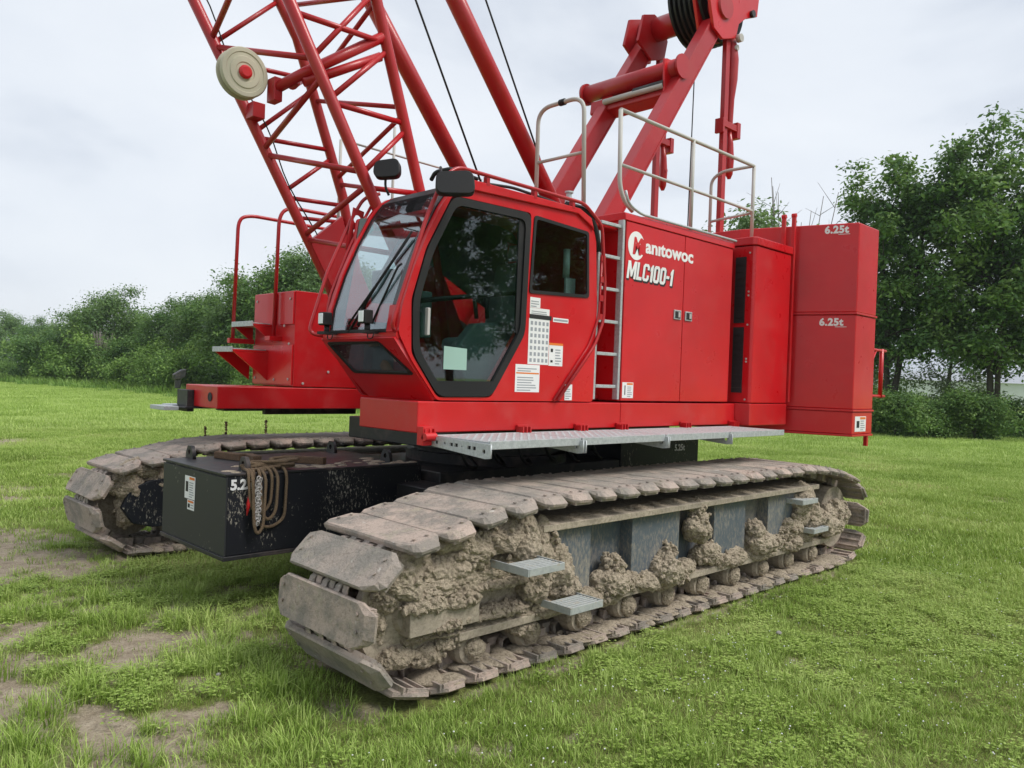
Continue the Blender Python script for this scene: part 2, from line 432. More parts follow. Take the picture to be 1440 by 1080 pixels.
a = me.attributes.new('bare', 'FLOAT', 'POINT'); a.data.foreach_set('value', GB.ravel().astype(np.float32))
me.materials.append(MATS['ground_soil'])
ground = bpy.data.objects.new('ground', me); COL.objects.link(ground); tag(ground, kind='structure')

# ------------------------------------------------------------------ crawler crane
YC = 5.85
crane = empty('crawler_crane', (5.4, YC, 0))
tag(crane, 'red lattice boom crawler crane with muddy tracks parked on the grass', 'crane')
INV = T((-5.4, -YC, 0))
def P(o, parent=None):
    """parent o to a part (or to the crane) keeping world coordinates of its mesh"""
    return o

# every part's mesh is in world coordinates, so the parts get the inverse of the crane's position once
def cpart(o):
    o.parent = crane; o.matrix_parent_inverse = INV; return o

# ---- tracks
PIN = [(2.72, .09), (5.4, .085), (8.05, .09)]
def pinpath():
    pts = []
    pts += [(x, .085) for x in np.linspace(2.75, 8.0, 60)]
    pts += [(8.12+.36*math.sin(a), .455-.36*math.cos(a)) for a in np.linspace(.1, math.pi-.25, 26)]
    pts += [(7.75, .90)]+[(x, .935) for x in np.linspace(7.4, 3.55, 40)]+[(3.2, .885)]
    pts += [(2.68-.345*math.sin(a), .445+.345*math.cos(a)) for a in np.linspace(-.2, math.pi-.1, 26)]
    pts = np.array(pts)
    for _ in range(2):
        n = len(pts); d = np.roll(pts, -1, 0)-pts; l = np.hypot(*d.T); s = np.concatenate([[0], np.cumsum(l)]); tt = np.linspace(0, s[-1], 401)[:-1]
        c = np.vstack([pts, pts[:1]]); pts = np.stack([np.interp(tt, s, c[:, 0]), np.interp(tt, s, c[:, 1])], 1)
        pts = (np.roll(pts, 1, 0)+pts*2+np.roll(pts, -1, 0))/4
    return pts
PP = pinpath()
def resample(pts, n, off):
    d = np.roll(pts, -1, 0)-pts; l = np.hypot(*d.T); s = np.concatenate([[0], np.cumsum(l)])
    tt = (np.arange(n)+off)*s[-1]/n; tt %= s[-1]; c = np.vstack([pts, pts[:1]])
    return np.stack([np.interp(tt, s, c[:, 0]), np.interp(tt, s, c[:, 1])], 1), s[-1]/n
def shoe_mesh(seed):
    g = random.Random(seed)
    b = MB()
    hl = .124
    j = lambda v: v+g.uniform(-.005, .005)
    o = [(-hl, -.35), (-hl+.035, -.44), (-.06, -.475), (.065, -.475), (hl, -.39), (hl, .35), (hl-.035, .44), (.06, .475), (-.065, .475), (-hl, .39)]
    o = [(j(x), j(y)) for x, y in o]
    n = len(o)
    top = [(x*.945, max(-.425, min(.425, y*.95)), .096-.006*(abs(y) > .42)) for x, y in o]; mid = [(x, y, .084-.026*(abs(y) > .42)) for x, y in o]; bot = [(x*.97, y*.99, .060-.018*(abs(y) > .42)) for x, y in o]
    vs = top+mid+bot
    fs = [tuple(range(n))]+[tuple(range(2*n, 3*n))[::-1]]
    for k in (0, 1):
        fs += [(k*n+(i+1) % n, k*n+i, (k+1)*n+i, (k+1)*n+(i+1) % n) for i in range(n)]
    b.add(vs, fs)
    for x in (-.085, -.01, .065):                        # inner ribs at both ends
        for y0, y1 in ((-.44, -.24), (.24, .44)):
            b.box(x-.008, x+.008, y0, y1, .026, .061)
    for y0, y1 in ((-.452, -.437), (.437, .452)): b.box(-.075, .075, y0, y1, .024, .05)
    for y in (-.17, -.04, .09): b.box(.02, .17, y, y+.05, -.03, .047); b.cyl((.135, y, .01), (.135, y+.05, .01), .045, 10)
    for y in (-.105, .025, .155): b.box(-.16, -.02, y, y+.05, -.03, .047); b.cyl((-.125, y, .01), (-.125, y+.05, .01), .045, 10)
    for x, y in ((-.06, -.37), (.03, -.37), (-.06, .37), (.03, .37)): b.cyl((x, y, .097), (x, y, .104), .011, 8)
    return b.mesh('shoe', 'shoe_steel')
SHOES = [shoe_mesh(k) for k in range(3)]
def mudheap(b, c, r, seed=0, amp=.4, sub=5, cone=.35):
    bm = bmesh.new(); bmesh.ops.create_icosphere(bm, subdivisions=sub, radius=1)
    vs = []; s = Vector((seed*3.1, seed*1.7, seed*.9)); cell = mnoise.cell
    rm = min(r); lim = min(1, rm/.09)
    for v in bm.verts:
        p = v.co
        k = 1+cone*(.5-(p.z+1)*.62)
        q = Vector((p.x*r[0]*k, p.y*r[1]*k, p.z*r[2]))
        n1 = mnoise.noise(q*5+s)
        h = n1*amp*rm*1.2
        d = mnoise.voronoi(q*17+s)[0]; h += (.45-d[0])*.028*lim+mnoise.noise(q*11-s)*.022*lim
        if sub > 3:
            d = mnoise.voronoi(q*43+s)[0]; h += (.4-d[0])*.022*lim
            h += mnoise.noise(q*95+s)*.007
        vs.append(Vector(c)+q+p*h)
    b.add(vs, [tuple(v.index for v in f.verts) for f in bm.faces], sub < 4)
    bm.free()
def crumbs(b, c, r, n, s0, s1, seed=0):
    g = random.Random(seed)
    bm = bmesh.new(); bmesh.ops.create_icosphere(bm, subdivisions=1, radius=1)
    base = [v.co.copy() for v in bm.verts]; fs = [tuple(v.index for v in f.verts) for f in bm.faces]; bm.free()
    for k in range(n):
        d = Vector((g.gauss(0, 1), g.gauss(0, 1), g.gauss(0, 1))).normalized()*g.uniform(.75, 1.08)
        o = Vector(c)+Vector((d.x*r[0], d.y*r[1], d.z*r[2])); s = g.uniform(s0, s1)
        b.add([o+Vector((p.x*s*g.uniform(.6, 1.3), p.y*s*g.uniform(.6, 1.3), p.z*s*g.uniform(.6, 1.3))) for p in base], fs, False)

def make_track(yo, side, off):
    """yo: y of the outer face of the shoes, side=+1 when the frame's inner side is at larger y"""
    yc = yo+side*.475
    Y = lambda d: yo+side*d
    def bx(b, x0, x1, d0, d1, z0, z1):
        a, c = sorted((Y(d0), Y(d1))); b.box(x0, x1, a, c, z0, z1)
    fr = MB()      # main side frame: web behind flanges
    bx(fr, 3.2, 7.7, .26, .70, .30, .80)
    for x0, x1 in ((3.62, 4.16), (4.62, 5.22), (5.72, 6.22), (6.62, 7.32)): bx(fr, x0, x1, .15, .262, .247, .798)
    f = fr.build('track_frame', 'frame_grey', bevel=.006); cpart(f)
    f['label'] = 'mud caked side frame of the near track with its shoes and rollers' if side > 0 else 'far track with muddy shoes and black side frame'
    for nm, q in (('upper_rail', (3.62, 7.5, .085, .72, .795, .84)), ('lower_rail', (2.98, 7.85, .115, .72, .238, .288)), ('adjuster_box', (2.60, 3.1, .085, .24, .34, .50)), ('slot_bar', (3.105, 3.66, .17, .20, .47, .50)),
                  ('slot_bar', (3.105, 3.66, .17, .20, .33, .355)), ('end_post', (3.665, 3.70, .15, .24, .265, .62)), ('slot_back', (3.105, 3.66, .22, .30, .33, .50)), ('slot_bar', (3.1, 3.6, .12, .26, .70, .73)),
                  ('adjuster_housing', (3.0, 3.7, .305, .6, .3, .79)), ('idler_guard', (2.86, 2.99, .25, .65, .38, .52)), ('sprocket_guard', (7.86, 8.2, .2, .7, .35, .6))):
        g = MB(); bx(g, *q); g.build(nm, 'mud_steel', f, .006)
    for x, r in ((2.68, .325), (8.12, .31)):
        w = MB(); w.lathe((x, yc-side*.12-.2, .45), (0, 1, 0), [(0, 0), (0, r*.35), (.03, r*.4), (.06, r*.85), (.06, r), (.34, r), (.34, r*.85), (.37, r*.4), (.4, r*.35), (.4, 0)], 28)
        w.build('idler_wheel' if x < 4 else 'drive_sprocket', 'mud_steel', f)
    for i, x in enumerate(np.linspace(3.12, 7.55, 10)):
        w = MB(); a = yc-.26; w.lathe((x, a-.04, .155), (0, 1, 0), [(0, 0), (0, .06), (.0, .085), (.03, .10), (.15, .10), (.17, .075), (.43, .075), (.45, .10), (.57, .10), (.6, .085), (.6, 0)], 20)
        w.build('track_roller', 'mud_steel', f)
    if side > 0:   # steps of galvanised grating
        for sx, z, d in ((3.22, .655, -.16), (3.62, .36, -.14), (6.95, .72, .0), (7.2, .43, .0)):
            s = MB(); x0, x1 = sx+.02, sx+.31
            for k in range(6):
                yy = Y(d)+.03*k
                s.box(x0, x1, yy, yy+.017, z, z+.012)
            s.box(x0-.010, x0, Y(d)-.01, Y(.25), z-.028, z+.018); s.box(x1, x1+.010, Y(d)-.01, Y(.25), z-.028, z+.018)
            s.box(x0, x1, Y(d)-.012, Y(d)-.002, z-.026, z+.018); s.box(x0, x1, Y(d)+.18, Y(d)+.19, z-.03, z+.01)
            s.build('step_grating', 'galvanised_dirty', f, .002)
    # shoes
    P_, pitch_ = resample(PP, 52, off)
    for k in range(52):
        a = Vector((P_[k][0], 0, P_[k][1])); c = Vector((P_[(k+1) % 52][0], 0, P_[(k+1) % 52][1]))
        d = (c-a).normalized(); mid = (a+c)/2
        outn = Vector((d.z, 0, -d.x))
        X = d; Z = outn; Yv = Z.cross(X)
        M = Matrix((X, Yv, Z)).transposed().to_4x4()
        jit = Matrix.Rotation(random.uniform(-.012, .012), 4, 'X') @ Matrix.Rotation(random.uniform(-.02, .02), 4, 'Y')
        M.translation = mid+Vector((0, yc+random.uniform(-.008, .008), 0))
        s = bpy.data.objects.new('shoe', SHOES[k % 3]); COL.objects.link(s); s.parent = f; s.matrix_local = M @ jit
    # caked mud
    b = MB(); g = random.Random(5)
    rest = []
    if side > 0:
        # (x, depth from shoe face, z, rx, ry, rz)
        H = [(2.72, .105, .50, .16, .05, .05), (2.98, .10, .49, .14, .05, .045), (2.9, .10, .36, .12, .03, .03), (3.35, .14, .52, .26, .05, .03), (3.30, .12, .35, .25, .04, .02), (2.52, .22, .60, .10, .09, .12), (2.60, .20, .22, .12, .05, .06), (2.80, .20, .18, .13, .06, .06), (2.95, .19, .24, .10, .06, .05), (2.48, .23, .42, .05, .05, .12), (2.75, .19, .30, .12, .03, .03), (2.66, .20, .66, .24, .13, .14), (2.80, .18, .56, .22, .11, .10), (2.72, .24, .63, .25, .13, .15), (2.95, .20, .64, .24, .12, .15), (3.3, .16, .80, .2, .1, .09), (3.0, .2, .82, .22, .12, .06), (3.62, .15, .50, .12, .10, .14), (4.28, .16, .30, .25, .10, .07), (4.85, .16, .30, .2, .1, .07), (5.1, .14, .30, .22, .1, .08), (5.95, .17, .32, .3, .09, .07), (6.5, .16, .31, .3, .1, .07), (7.0, .16, .34, .3, .1, .09), (7.15, .16, .56, .12, .1, .16), (3.08, .18, .74, .17, .12, .10), (3.25, .22, .58, .2, .1, .08), (2.62, .32, .70, .2, .15, .1), (3.45, .2, .6, .18, .1, .10),
             (3.52, .17, .76, .11, .10, .18), (3.66, .15, .66, .13, .11, .2), (3.80, .16, .56, .12, .10, .13), (3.45, .22, .84, .18, .10, .06),
             (3.86, .16, .42, .16, .10, .07), (3.72, .17, .30, .16, .10, .06), (3.55, .2, .33, .14, .07, .07), (3.3, .18, .36, .16, .05, .025), (3.58, .2, .2, .12, .1, .06),
             (4.36, .14, .36, .17, .12, .10), (4.40, .15, .47, .08, .08, .10), (4.62, .16, .33, .12, .08, .07), (4.1, .18, .31, .12, .08, .06),
             (4.97, .10, .38, .14, .12, .13), (5.03, .13, .50, .07, .07, .07), (5.46, .13, .64, .13, .10, .13), (5.44, .14, .78, .06, .07, .06), (5.3, .15, .34, .12, .08, .05),
             (5.62, .16, .40, .16, .10, .09), (5.8, .16, .33, .12, .09, .06), (6.42, .13, .42, .17, .12, .12), (6.36, .14, .53, .09, .09, .07), (6.7, .16, .38, .16, .09, .07), (6.98, .15, .44, .16, .09, .10),
             (7.25, .17, .70, .16, .12, .15), (7.36, .17, .58, .18, .13, .14), (7.55, .15, .46, .25, .14, .13), (7.85, .14, .44, .2, .13, .14), (8.05, .14, .50, .16, .12, .14), (7.3, .2, .33, .3, .1, .06)]
        for i, (x, d, z, rx, ry, rz) in enumerate(H):
            mudheap(b, (x, Y(d), z), (rx*1.04, ry, rz*1.04), i+1, .42)
            crumbs(b, (x, Y(d), z), (rx, ry, rz), 60, .008, .026, i)
        for i, x in enumerate(np.arange(3.9, 7.3, .22)):     # crust hanging under the upper run
            mudheap(b, (x, Y(.22), .825), (.16, .13, .03), 50+i, .5, 4)
        for i, x in enumerate(np.arange(2.95, 7.8, .2)):     # crust on the lower ledge
            mudheap(b, (x, Y(.19), .288), (.15, .07, .02), 80+i, .5, 4, 0)
        for i, x in enumerate(np.linspace(3.12, 7.55, 10)):  # clods on the roller ends
            mudheap(b, (x+.02, Y(.165), .150), (.075, .04, .075), 120+i, .3, 4, 0)
    else:
        for i, (x, d, z, rx, ry, rz) in enumerate([(2.75, .72, .78, .26, .14, .1), (2.6, .74, .66, .16, .1, .14), (2.95, .76, .70, .2, .1, .12), (3.2, .74, .78, .25, .1, .08), (2.6, .72, .42, .1, .08, .18), (2.86, .78, .33, .26, .05, .05)]):
            mudheap(b, (x, Y(d), z), (rx, ry, rz), i+31, .42); crumbs(b, (x, Y(d), z), (rx, ry, rz), 50, .008, .024, i)
    # soil pressed on the ground run, between the rims of the shoes
    for i, x in enumerate(np.arange(2.8, 8.1, .125)):
        for d in (.15, .34, .57, .82):
            if g.random() < .93: mudheap(b, (x+g.uniform(-.03, .03), Y(d+g.uniform(-.05, .09)), .046), (g.uniform(.05, .11), g.uniform(.06, .15), g.uniform(.014, .034)), 200+i*3+int(d*5), .5, 3, 0)
    mo = b.build('caked_mud', 'mud', f, fix=False); mo['kind'] = 'stuff'
    return f
tn = make_track(3.28, 1, .0)
tf = make_track(8.42, -1, .35)
pl = MB()   # inner end of the far frame: black plate with rounded nose in front of its idler
pl.prism([(2.62, .30), (2.52, .45), (2.60, .62), (2.75, .68), (3.6, .82), (7.4, .82), (7.4, .27), (2.8, .25)], 'y', 7.56, 7.62)
pl.build('inner_side_plate', 'far_frame', tf, .01)

# ---- carbody between the tracks
b = MB()
b.prism([(3.9, 4.2), (4.3, 4.2), (4.9, 5.0), (5.9, 5.0), (6.5, 4.2), (6.9, 4.2), (6.9, 7.5), (6.5, 7.5), (5.9, 6.7), (4.9, 6.7), (4.3, 7.5), (3.9, 7.5)], 'z', .42, .86)
b.box(4.2, 6.6, 5.1, 6.6, .40, .95)
carbody = cpart(b.build('carbody', 'black_steel', bevel=.012))
b = MB(); b.lathe((5.4, YC, .95), (0, 0, 1), [(0, 0), (0, .80), (.09, .80), (.09, .72), (.14, .72), (.14, .85), (.27, .85), (.27, .66), (.42, .66), (.42, 0)], 64); b.build('slewing_ring', 'black_steel', carbody)
b = MB()
b.box(4.2, 7.2, 4.9, 6.5, 1.14, 1.34)
b.build('slewing_platform_underside', 'black_steel', carbody, .01)
for k in range(6):   # hydraulic hoses hanging in the dark under the platform
    x = 4.2+k*.33; b = MB(); b.tube(fillet([(x, 4.9, 1.28), (x+.05, 4.85, 1.02+.04*(k % 2)), (x+.3, 4.95, .98), (x+.4, 5.2, 1.05)], .12), .014, 8); b.build('hose', 'black_rubber', carbody)
# front and rear carbody weights
def weight(x0, x1, y0, y1, z0, z1, name):
    b = MB(); b.box(x0+.012, x1, y0, y1, z0+.03, z1)
    o = cpart(b.build(name, 'black_splashed', bevel=.008))
    b = MB(); b.box(x0, x0+.012, y0-.002, y1+.002, z0+.03, z1-.012); b.build('front_face', 'black_front', o, .003)
    b = MB(); b.box(x0-.012, x1+.01, y0-.012, y1+.012, z0, z0+.03); b.box(x0-.008, x1-.05, y0-.008, y1+.008, z1, z1+.018); b.build('edge_flange', 'black_steel', o, .004)
    return o
cw1 = weight(2.445, 4.15, 5.29, 6.41, .41, 1.0, 'carbody_weight'); cw1['label'] = 'black steel ballast box hung on the front of the carbody'
for (x, y) in ((2.62, 6.32), (2.62, 5.38), (3.9, 5.45), (3.9, 6.3)):
    plate('lifting_eye', [(-.07, 0), (-.06, .06), (-.03, .105), (.03, .105), (.06, .06), (.07, 0)], [circ(0, .055, .022, 12)], 'black_steel', T((x, y, 1.016)) @ YZ(0), .03, cw1)
text('tonnage_marking', '5.25t', .098, T((2.475, 5.287, .905)) @ XZ(0), 'white_print', cw1, 0, .004)
cw2 = weight(6.75, 8.25, 5.2, 6.5, .45, 1.12, 'carbody_weight'); cw2['label'] = 'black steel ballast box hung on the rear of the carbody'
text('tonnage_marking', '5.25t', .10, T((7.75, 5.197, .99)) @ XZ(0), 'white_print', cw2, 0, .003)
def sticker(parent, M, w, h, bars, name='warning_sticker', base='white_print'):
    """a white printed sticker; bars: list of (u0,v0,u1,v1,material) in fractions"""
    o = plate(name, [(0, 0), (w, 0), (w, h), (0, h)], [], base, M, .0012, parent)
    byc = {}
    for u0, v0, u1, v1, c in bars:
        byc.setdefault(c, []).append((u0, v0, u1, v1))
    for c, ls in byc.items():
        b = MB()
        for u0, v0, u1, v1 in ls: b.add([(u0*w, v0*h, .0016), (u1*w, v0*h, .0016), (u1*w, v1*h, .0016), (u0*w, v1*h, .0016)], [(0, 1, 2, 3)])
        me = b.mesh('print', c); me.transform(M); q = bpy.data.objects.new('print', me); COL.objects.link(q); q.parent = parent
    return o
def lines(n, u0=.08, u1=.92, v0=.08, v1=.8, c='grey_print', seed=1):
    g = random.Random(seed); return [(u0, v0+(v1-v0)*k/n, u0+(u1-u0)*g.uniform(.6, 1), v0+(v1-v0)*(k+.4)/n, c) for k in range(n)]
sticker(cw1, T((2.443, 5.985, .765)) @ YZ(0), .185, .17, lines(7, .45)+[(.45, .85, .95, .96, 'orange_print'), (.1, .3, .35, .75, 'black_print')])
sticker(cw1, T((2.443, 5.93, .685)) @ YZ(0), .125, .075, [(.1, .72, .9, .92, 'orange_print'), (.1, .2, .4, .6, 'black_print'), (.5, .2, .9, .3, 'grey_print'), (.5, .45, .9, .55, 'grey_print')])

b = MB(); g_ = random.Random(8)
for i in range(46): mudheap(b, (g_.uniform(2.5, 4.1), 5.33+abs(g_.gauss(0, .16)), 1.018), (g_.uniform(.02, .09), g_.uniform(.015, .05), g_.uniform(.004, .011)), 400+i, .6, 2, 0)
q = b.build('dried_mud', 'mud', cw1, fix=False); q['kind'] = 'stuff'
# ---- upper frame
b = MB()
b.box(3.36, 5.62, 4.35, 5.06, 1.35, 1.572)
b.box(5.624, 7.58, 4.35, 5.06, 1.35, 1.572)
b.prism([(7.584, 4.35), (7.62, 4.20), (8.44, 4.20), (8.44, 5.0), (7.584, 5.0)], 'z', 1.345, 1.578)
frame = cpart(b.build('upper_frame', 'red_frame', bevel=.01))
b = MB(); b.box(4.4, 8.45, 5.0, 5.25, 1.36, 1.56); b.box(5.1, 8.45, 6.45, 7.4, 1.36, 1.56); b.box(4.6, 8.4, 5.255, 6.445, 1.30, 1.40); b.build('main_deck', 'red_frame', frame, .008)
b = MB(); b.box(3.33, 8.2, 7.46, 8.22, 1.355, 1.575)
bm_o = b.build('side_deck_beam', 'red_frame', frame, .01)
for y in (7.62, 8.06):
    q = MB(); q.lathe((3.3265, y, 1.465), (-1, 0, 0), [(0, .045), (.004, .045), (.004, .032), (.001, .030), (.001, 0)], 24); q.build('tow_hole', 'black_print', bm_o)
b = MB(); b.box(3.26, 3.33, 8.0, 8.26, 1.30, 1.52); b.box(3.2, 3.5, 7.9, 8.2, 1.335, 1.352); b.build('end_lamp_bracket', 'black_steel', bm_o, .004)
b = MB(); b.box(3.05, 3.2, 8.05, 8.42, 1.31, 1.352); b.box(3.2, 3.9, 8.24, 8.5, 1.33, 1.36); b.build('side_step', 'galvanised', bm_o, .004)
b = MB(); b.box(3.9, 5.0, 7.6, 7.66, 1.29, 1.35); b.box(3.6, 4.6, 7.9, 8.1, 1.31, 1.352); b.build('under_bracket', 'black_steel', bm_o, .004)
# hinge brackets for the side platform
for x in (3.42, 4.37, 5.05, 5.60, 6.6, 7.5):
    b = MB()
    for k in range(3): b.prism([(x-.05+.04*k, 1.30), (x-.05+.04*k+.012, 1.30), (x-.05+.04*k+.012, 1.385), (x-.05+.04*k, 1.385)], 'y', 4.27, 4.348)
    b.box(x-.055, x+.065, 4.325, 4.348, 1.375, 1.395); b.cyl((x-.06, 4.29, 1.325), (x+.07, 4.29, 1.325), .012, 10)
    b.build('platform_hinge', 'red_frame', frame, .002)
b = MB(); b.box(3.36, 3.44, 4.28, 4.349, 1.27, 1.40); b.cyl((3.36, 4.27, 1.33), (3.46, 4.27, 1.33), .03, 12); b.build('platform_hinge', 'red_frame', frame, .004)
# galvanised side platform: four grating panels
plat = None
xs = [3.46, 4.37, 5.42, 6.42, 7.46]
for i in range(4):
    x0, x1 = xs[i]+.008, xs[i+1]-.008
    b = MB(); b.box(x0, x1, 3.74, 4.30, 1.322, 1.338)
    b.box(x0, x1, 3.722, 3.738, 1.288, 1.342); b.box(x0, x1, 4.30, 4.315, 1.30, 1.34)
    b.box(x0+.1, x0+.12, 3.74, 4.3, 1.29, 1.32); b.box(x1-.12, x1-.10, 3.74, 4.3, 1.29, 1.32)
    o = b.build('walkway_panel', 'galvanised', bevel=.002)
    if plat is None: plat = cpart(o)
    else: cpart(o)
    # raised perforation dots on the walking surface
    d = MB()
    nxp = int((x1-x0-.06)/.075)
    for ix in range(nxp):
        for iy in range(7):
            cx = x0+.05+ix*.075; cy = 3.79+iy*.075
            d.add([(cx-.018, cy-.006, 1.339), (cx+.018, cy-.006, 1.339), (cx+.018, cy+.006, 1.339), (cx-.018, cy+.006, 1.339), (cx, cy, 1.344)], [(0, 1, 4), (1, 2, 4), (2, 3, 4), (3, 0, 4)])
    q = d.build('tread_nub', 'galvanised', o, fix=False); q['kind'] = 'stuff'
for i, x in enumerate((3.45, 4.355, 4.385, 5.41, 5.43, 6.41)):
    out_ = [(-4.32, 1.335), (-3.69, 1.325), (-3.69, 1.235), (-3.74, 1.228), (-4.32, 1.27)]
    hs = [[(-u-.018, w-.012), (-u+.018, w-.012), (-u+.018, w+.012), (-u-.018, w+.012)] for u, w in ((4.24, 1.297), (4.08, 1.293), (4.03, 1.293), (3.90, 1.288), (3.85, 1.288))]+[circ(-3.755, 1.275, .016, 10), circ(-4.15, 1.295, .012, 8), circ(-3.97, 1.29, .006, 8)]
    o = plate('platform_bracket', [(u, w) for u, w in out_], hs, 'galvanised', YZ(x), .012, None); cpart(o)

# ---- engine house
hz0, hz1 = 1.585, 3.262
b = MB()
b.box(5.60, 7.43, 4.372, 5.12, hz0, hz1-.05)
house = cpart(b.build('engine_house', 'red', bevel=.012))
for x0, x1 in ((5.612, 6.535), (6.543, 7.425)):
    b = MB(); b.box(x0, x1, 4.350, 4.370, hz0+.005, hz1-.075); b.build('house_door', 'red', house, .006)
b = MB(); b.prism([(4.34, hz1-.072), (4.345, hz1-.018), (4.36, hz1), (5.14, hz1), (5.14, hz1-.06)], 'x', 5.585, 7.445); b.build('roof_edge', 'red', house, .008)
b = MB(); b.tube(fillet([(5.55, 4.33, 3.44), (5.60, 4.33, 3.33), (5.8, 4.34, 3.275), (7.46, 4.34, 3.275)], .08), .013, 8); b.build('roof_trim', 'galvanised', house)
b = MB(); b.prism([(5.8, 3.262), (5.95, 3.285), (7.25, 3.285), (7.35, 3.262)], 'y', 4.40, 5.0); b.build('roof_panel', 'red', house, .006)
for x in (6.38, 6.57):
    b = MB(); b.box(x, x+.115, 4.338, 4.3505, 2.375, 2.465); o = b.build('door_latch', 'galvanised', house, .003)
    b = MB(); b.box(x+.015, x+.10, 4.334, 4.3385, 2.388, 2.452); b.build('latch_recess', 'black_print', o)
    b = MB(); b.box(x+.055, x+.085, 4.326, 4.335, 2.395, 2.445); b.build('latch_handle', 'steel_pin', o, .002)
# recess beside the ladder
b = MB(); b.box(5.28, 5.597, 4.62, 4.65, hz0, 3.1); b.box(5.42, 5.45, 4.59, 4.62, hz0, 3.1); b.box(5.28, 5.597, 4.59, 4.62, 1.6, 1.63); b.box(5.28, 5.597, 4.42, 5.0, 3.10, 3.14); b.build('recess_panel', 'red', house, .004)
# lettering
def glyphs(name, s, x0, z0, h, w, gap, mat, y, parent, shear=.16, grow=0):
    """condensed block capitals as real polygons: each glyph a list of outlines in a unit box"""
    t_ = .30
    O8 = [(.22, 0), (.78, 0), (1, .14), (1, .86), (.78, 1), (.22, 1), (0, .86), (0, .14)]
    I8 = [(.36, .16), (.64, .16), (.68, .2), (.68, .8), (.64, .84), (.36, .84), (.32, .8), (.32, .2)]
    G = {'M': ([(0, 0), (.24, 0), (.24, .60), (.42, .12), (.58, .12), (.76, .60), (.76, 0), (1, 0), (1, 1), (.72, 1), (.5, .46), (.28, 1), (0, 1)], [], 1.45),
         'L': ([(0, 0), (1, 0), (1, .19), (.36, .19), (.36, 1), (0, 1)], [], .85),
         'C': ([(.22, 0), (.78, 0), (1, .14), (1, .36), (.68, .36), (.68, .2), (.64, .16), (.36, .16), (.32, .2), (.32, .8), (.36, .84), (.64, .84), (.68, .8), (.68, .66), (1, .66), (1, .86), (.78, 1), (.22, 1), (0, .86), (0, .14)], [], 1.05),
         '0': (O8, [I8], 1.0), '1': ([(.30, 0), (.95, 0), (.95, 1), (.62, 1), (.10, .78), (.10, .60), (.30, .66)], [], .55), '-': ([(0, .38), (1, .38), (1, .55), (0, .55)], [], .5)}
    x = x0; first = None
    for ch in s:
        o, hs, k = G[ch]; ww = w*k
        f = lambda P_, sg=1: [(x+p[0]*ww+p[1]*h*shear+(p[0]-.5)*grow*sg, z0+p[1]*h+(p[1]-.5)*grow*sg) for p in P_]
        plate(name, f(o), [f(q, -1) for q in hs], mat, XZ(y), .0016, parent)
        x += ww+gap
glyphs('model_marking_shadow', 'MLC100-1', 5.640, 2.672, .156, .088, .013, 'black_print', 4.3480, house, .16, .014)
glyphs('model_marking', 'MLC100-1', 5.628, 2.684, .156, .088, .013, 'white_print', 4.3455, house, .16, .004)
text('maker_marking', 'anıtowoc', .172, T((5.895, 4.348, 2.945)) @ XZ(0), 'white_print', house, 0, .0055, .0012, 'LEFT', 1.0, 1.22)
plate('logo_disc', circ(5.76, 2.985, .128, 40, .95), [], 'white_print', XZ(4.3485), .002, house)
plate('logo_notch', [(5.835, 3.055), (5.90, 3.055), (5.90, 2.915), (5.835, 2.915)], [], 'red', XZ(4.3470), .0015, house, 0)
text('logo_letter', 'M', .20, T((5.705, 4.3460, 2.915)) @ XZ(0), 'red', house, .15, .010, .001, 'LEFT', 1, .82)
sticker(house, T((5.63, 4.3485, 1.615)) @ XZ(0), .16, .14, lines(6, .45)+[(.4, .84, .95, .96, 'orange_print'), (.2, .2, .28, .8, 'black_print')])
# cooler cabinet
b = MB()
b.prism([(7.62, 4.30), (7.62, 4.225), (7.645, 4.20), (8.42, 4.20), (8.42, 5.1), (7.62, 5.1), (7.62, 4.5), (7.62, 4.42)], 'z', hz0, 3.245)
b.prism([(7.60, 4.222), (7.64, 4.185), (8.435, 4.185), (8.435, 5.12), (7.60, 5.12)], 'z', 3.25, 3.335)
cool = cpart(b.build('cooler_cabinet', 'red', bevel=.01)); cool['label'] = 'narrow red cabinet with dark louvre slots beside the doors'
b = MB()
for z0, z1 in ((2.43, 3.13), (1.69, 2.385)): b.box(7.606, 7.619, 4.30, 4.42, z0, z1)
b.build('louvre_slot', 'black_print', cool)
b = MB()
for z0, z1 in ((2.43, 3.13), (1.69, 2.385)):
    for k in range(9): b.box(7.598, 7.606, 4.305, 4.415, z0+.05+k*.07, z0+.056+k*.07)
b.build('louvre_blade', 'black_steel', cool)
for z in (1.62, 2.41, 2.72, 2.76, 3.17, 2.02, 2.05):
    b = MB(); b.lathe((7.6195, 4.262, z), (-1, 0, 0), [(0, .011), (.006, .011), (.008, 0)], 8); b.build('bolt', 'steel_pin', cool)
b = MB(); b.box(7.46, 7.61, 4.46, 5.1, hz0, 3.2); b.build('cooler_core', 'black_steel', cool)
# far side machinery house
b = MB(); b.box(5.4, 8.3, 6.6, 7.44, 1.58, 3.1); fh = cpart(b.build('far_engine_house', 'red', bevel=.012))
# winches between the two houses
for x in (5.3, 6.4):
    b = MB(); b.lathe((x, 5.30, 1.95), (0, 1, 0), [(0, 0), (0, .42), (.04, .42), (.04, .28), (1.06, .28), (1.06, .42), (1.1, .42), (1.1, 0)], 32); o = cpart(b.build('winch_drum', 'black_steel'))

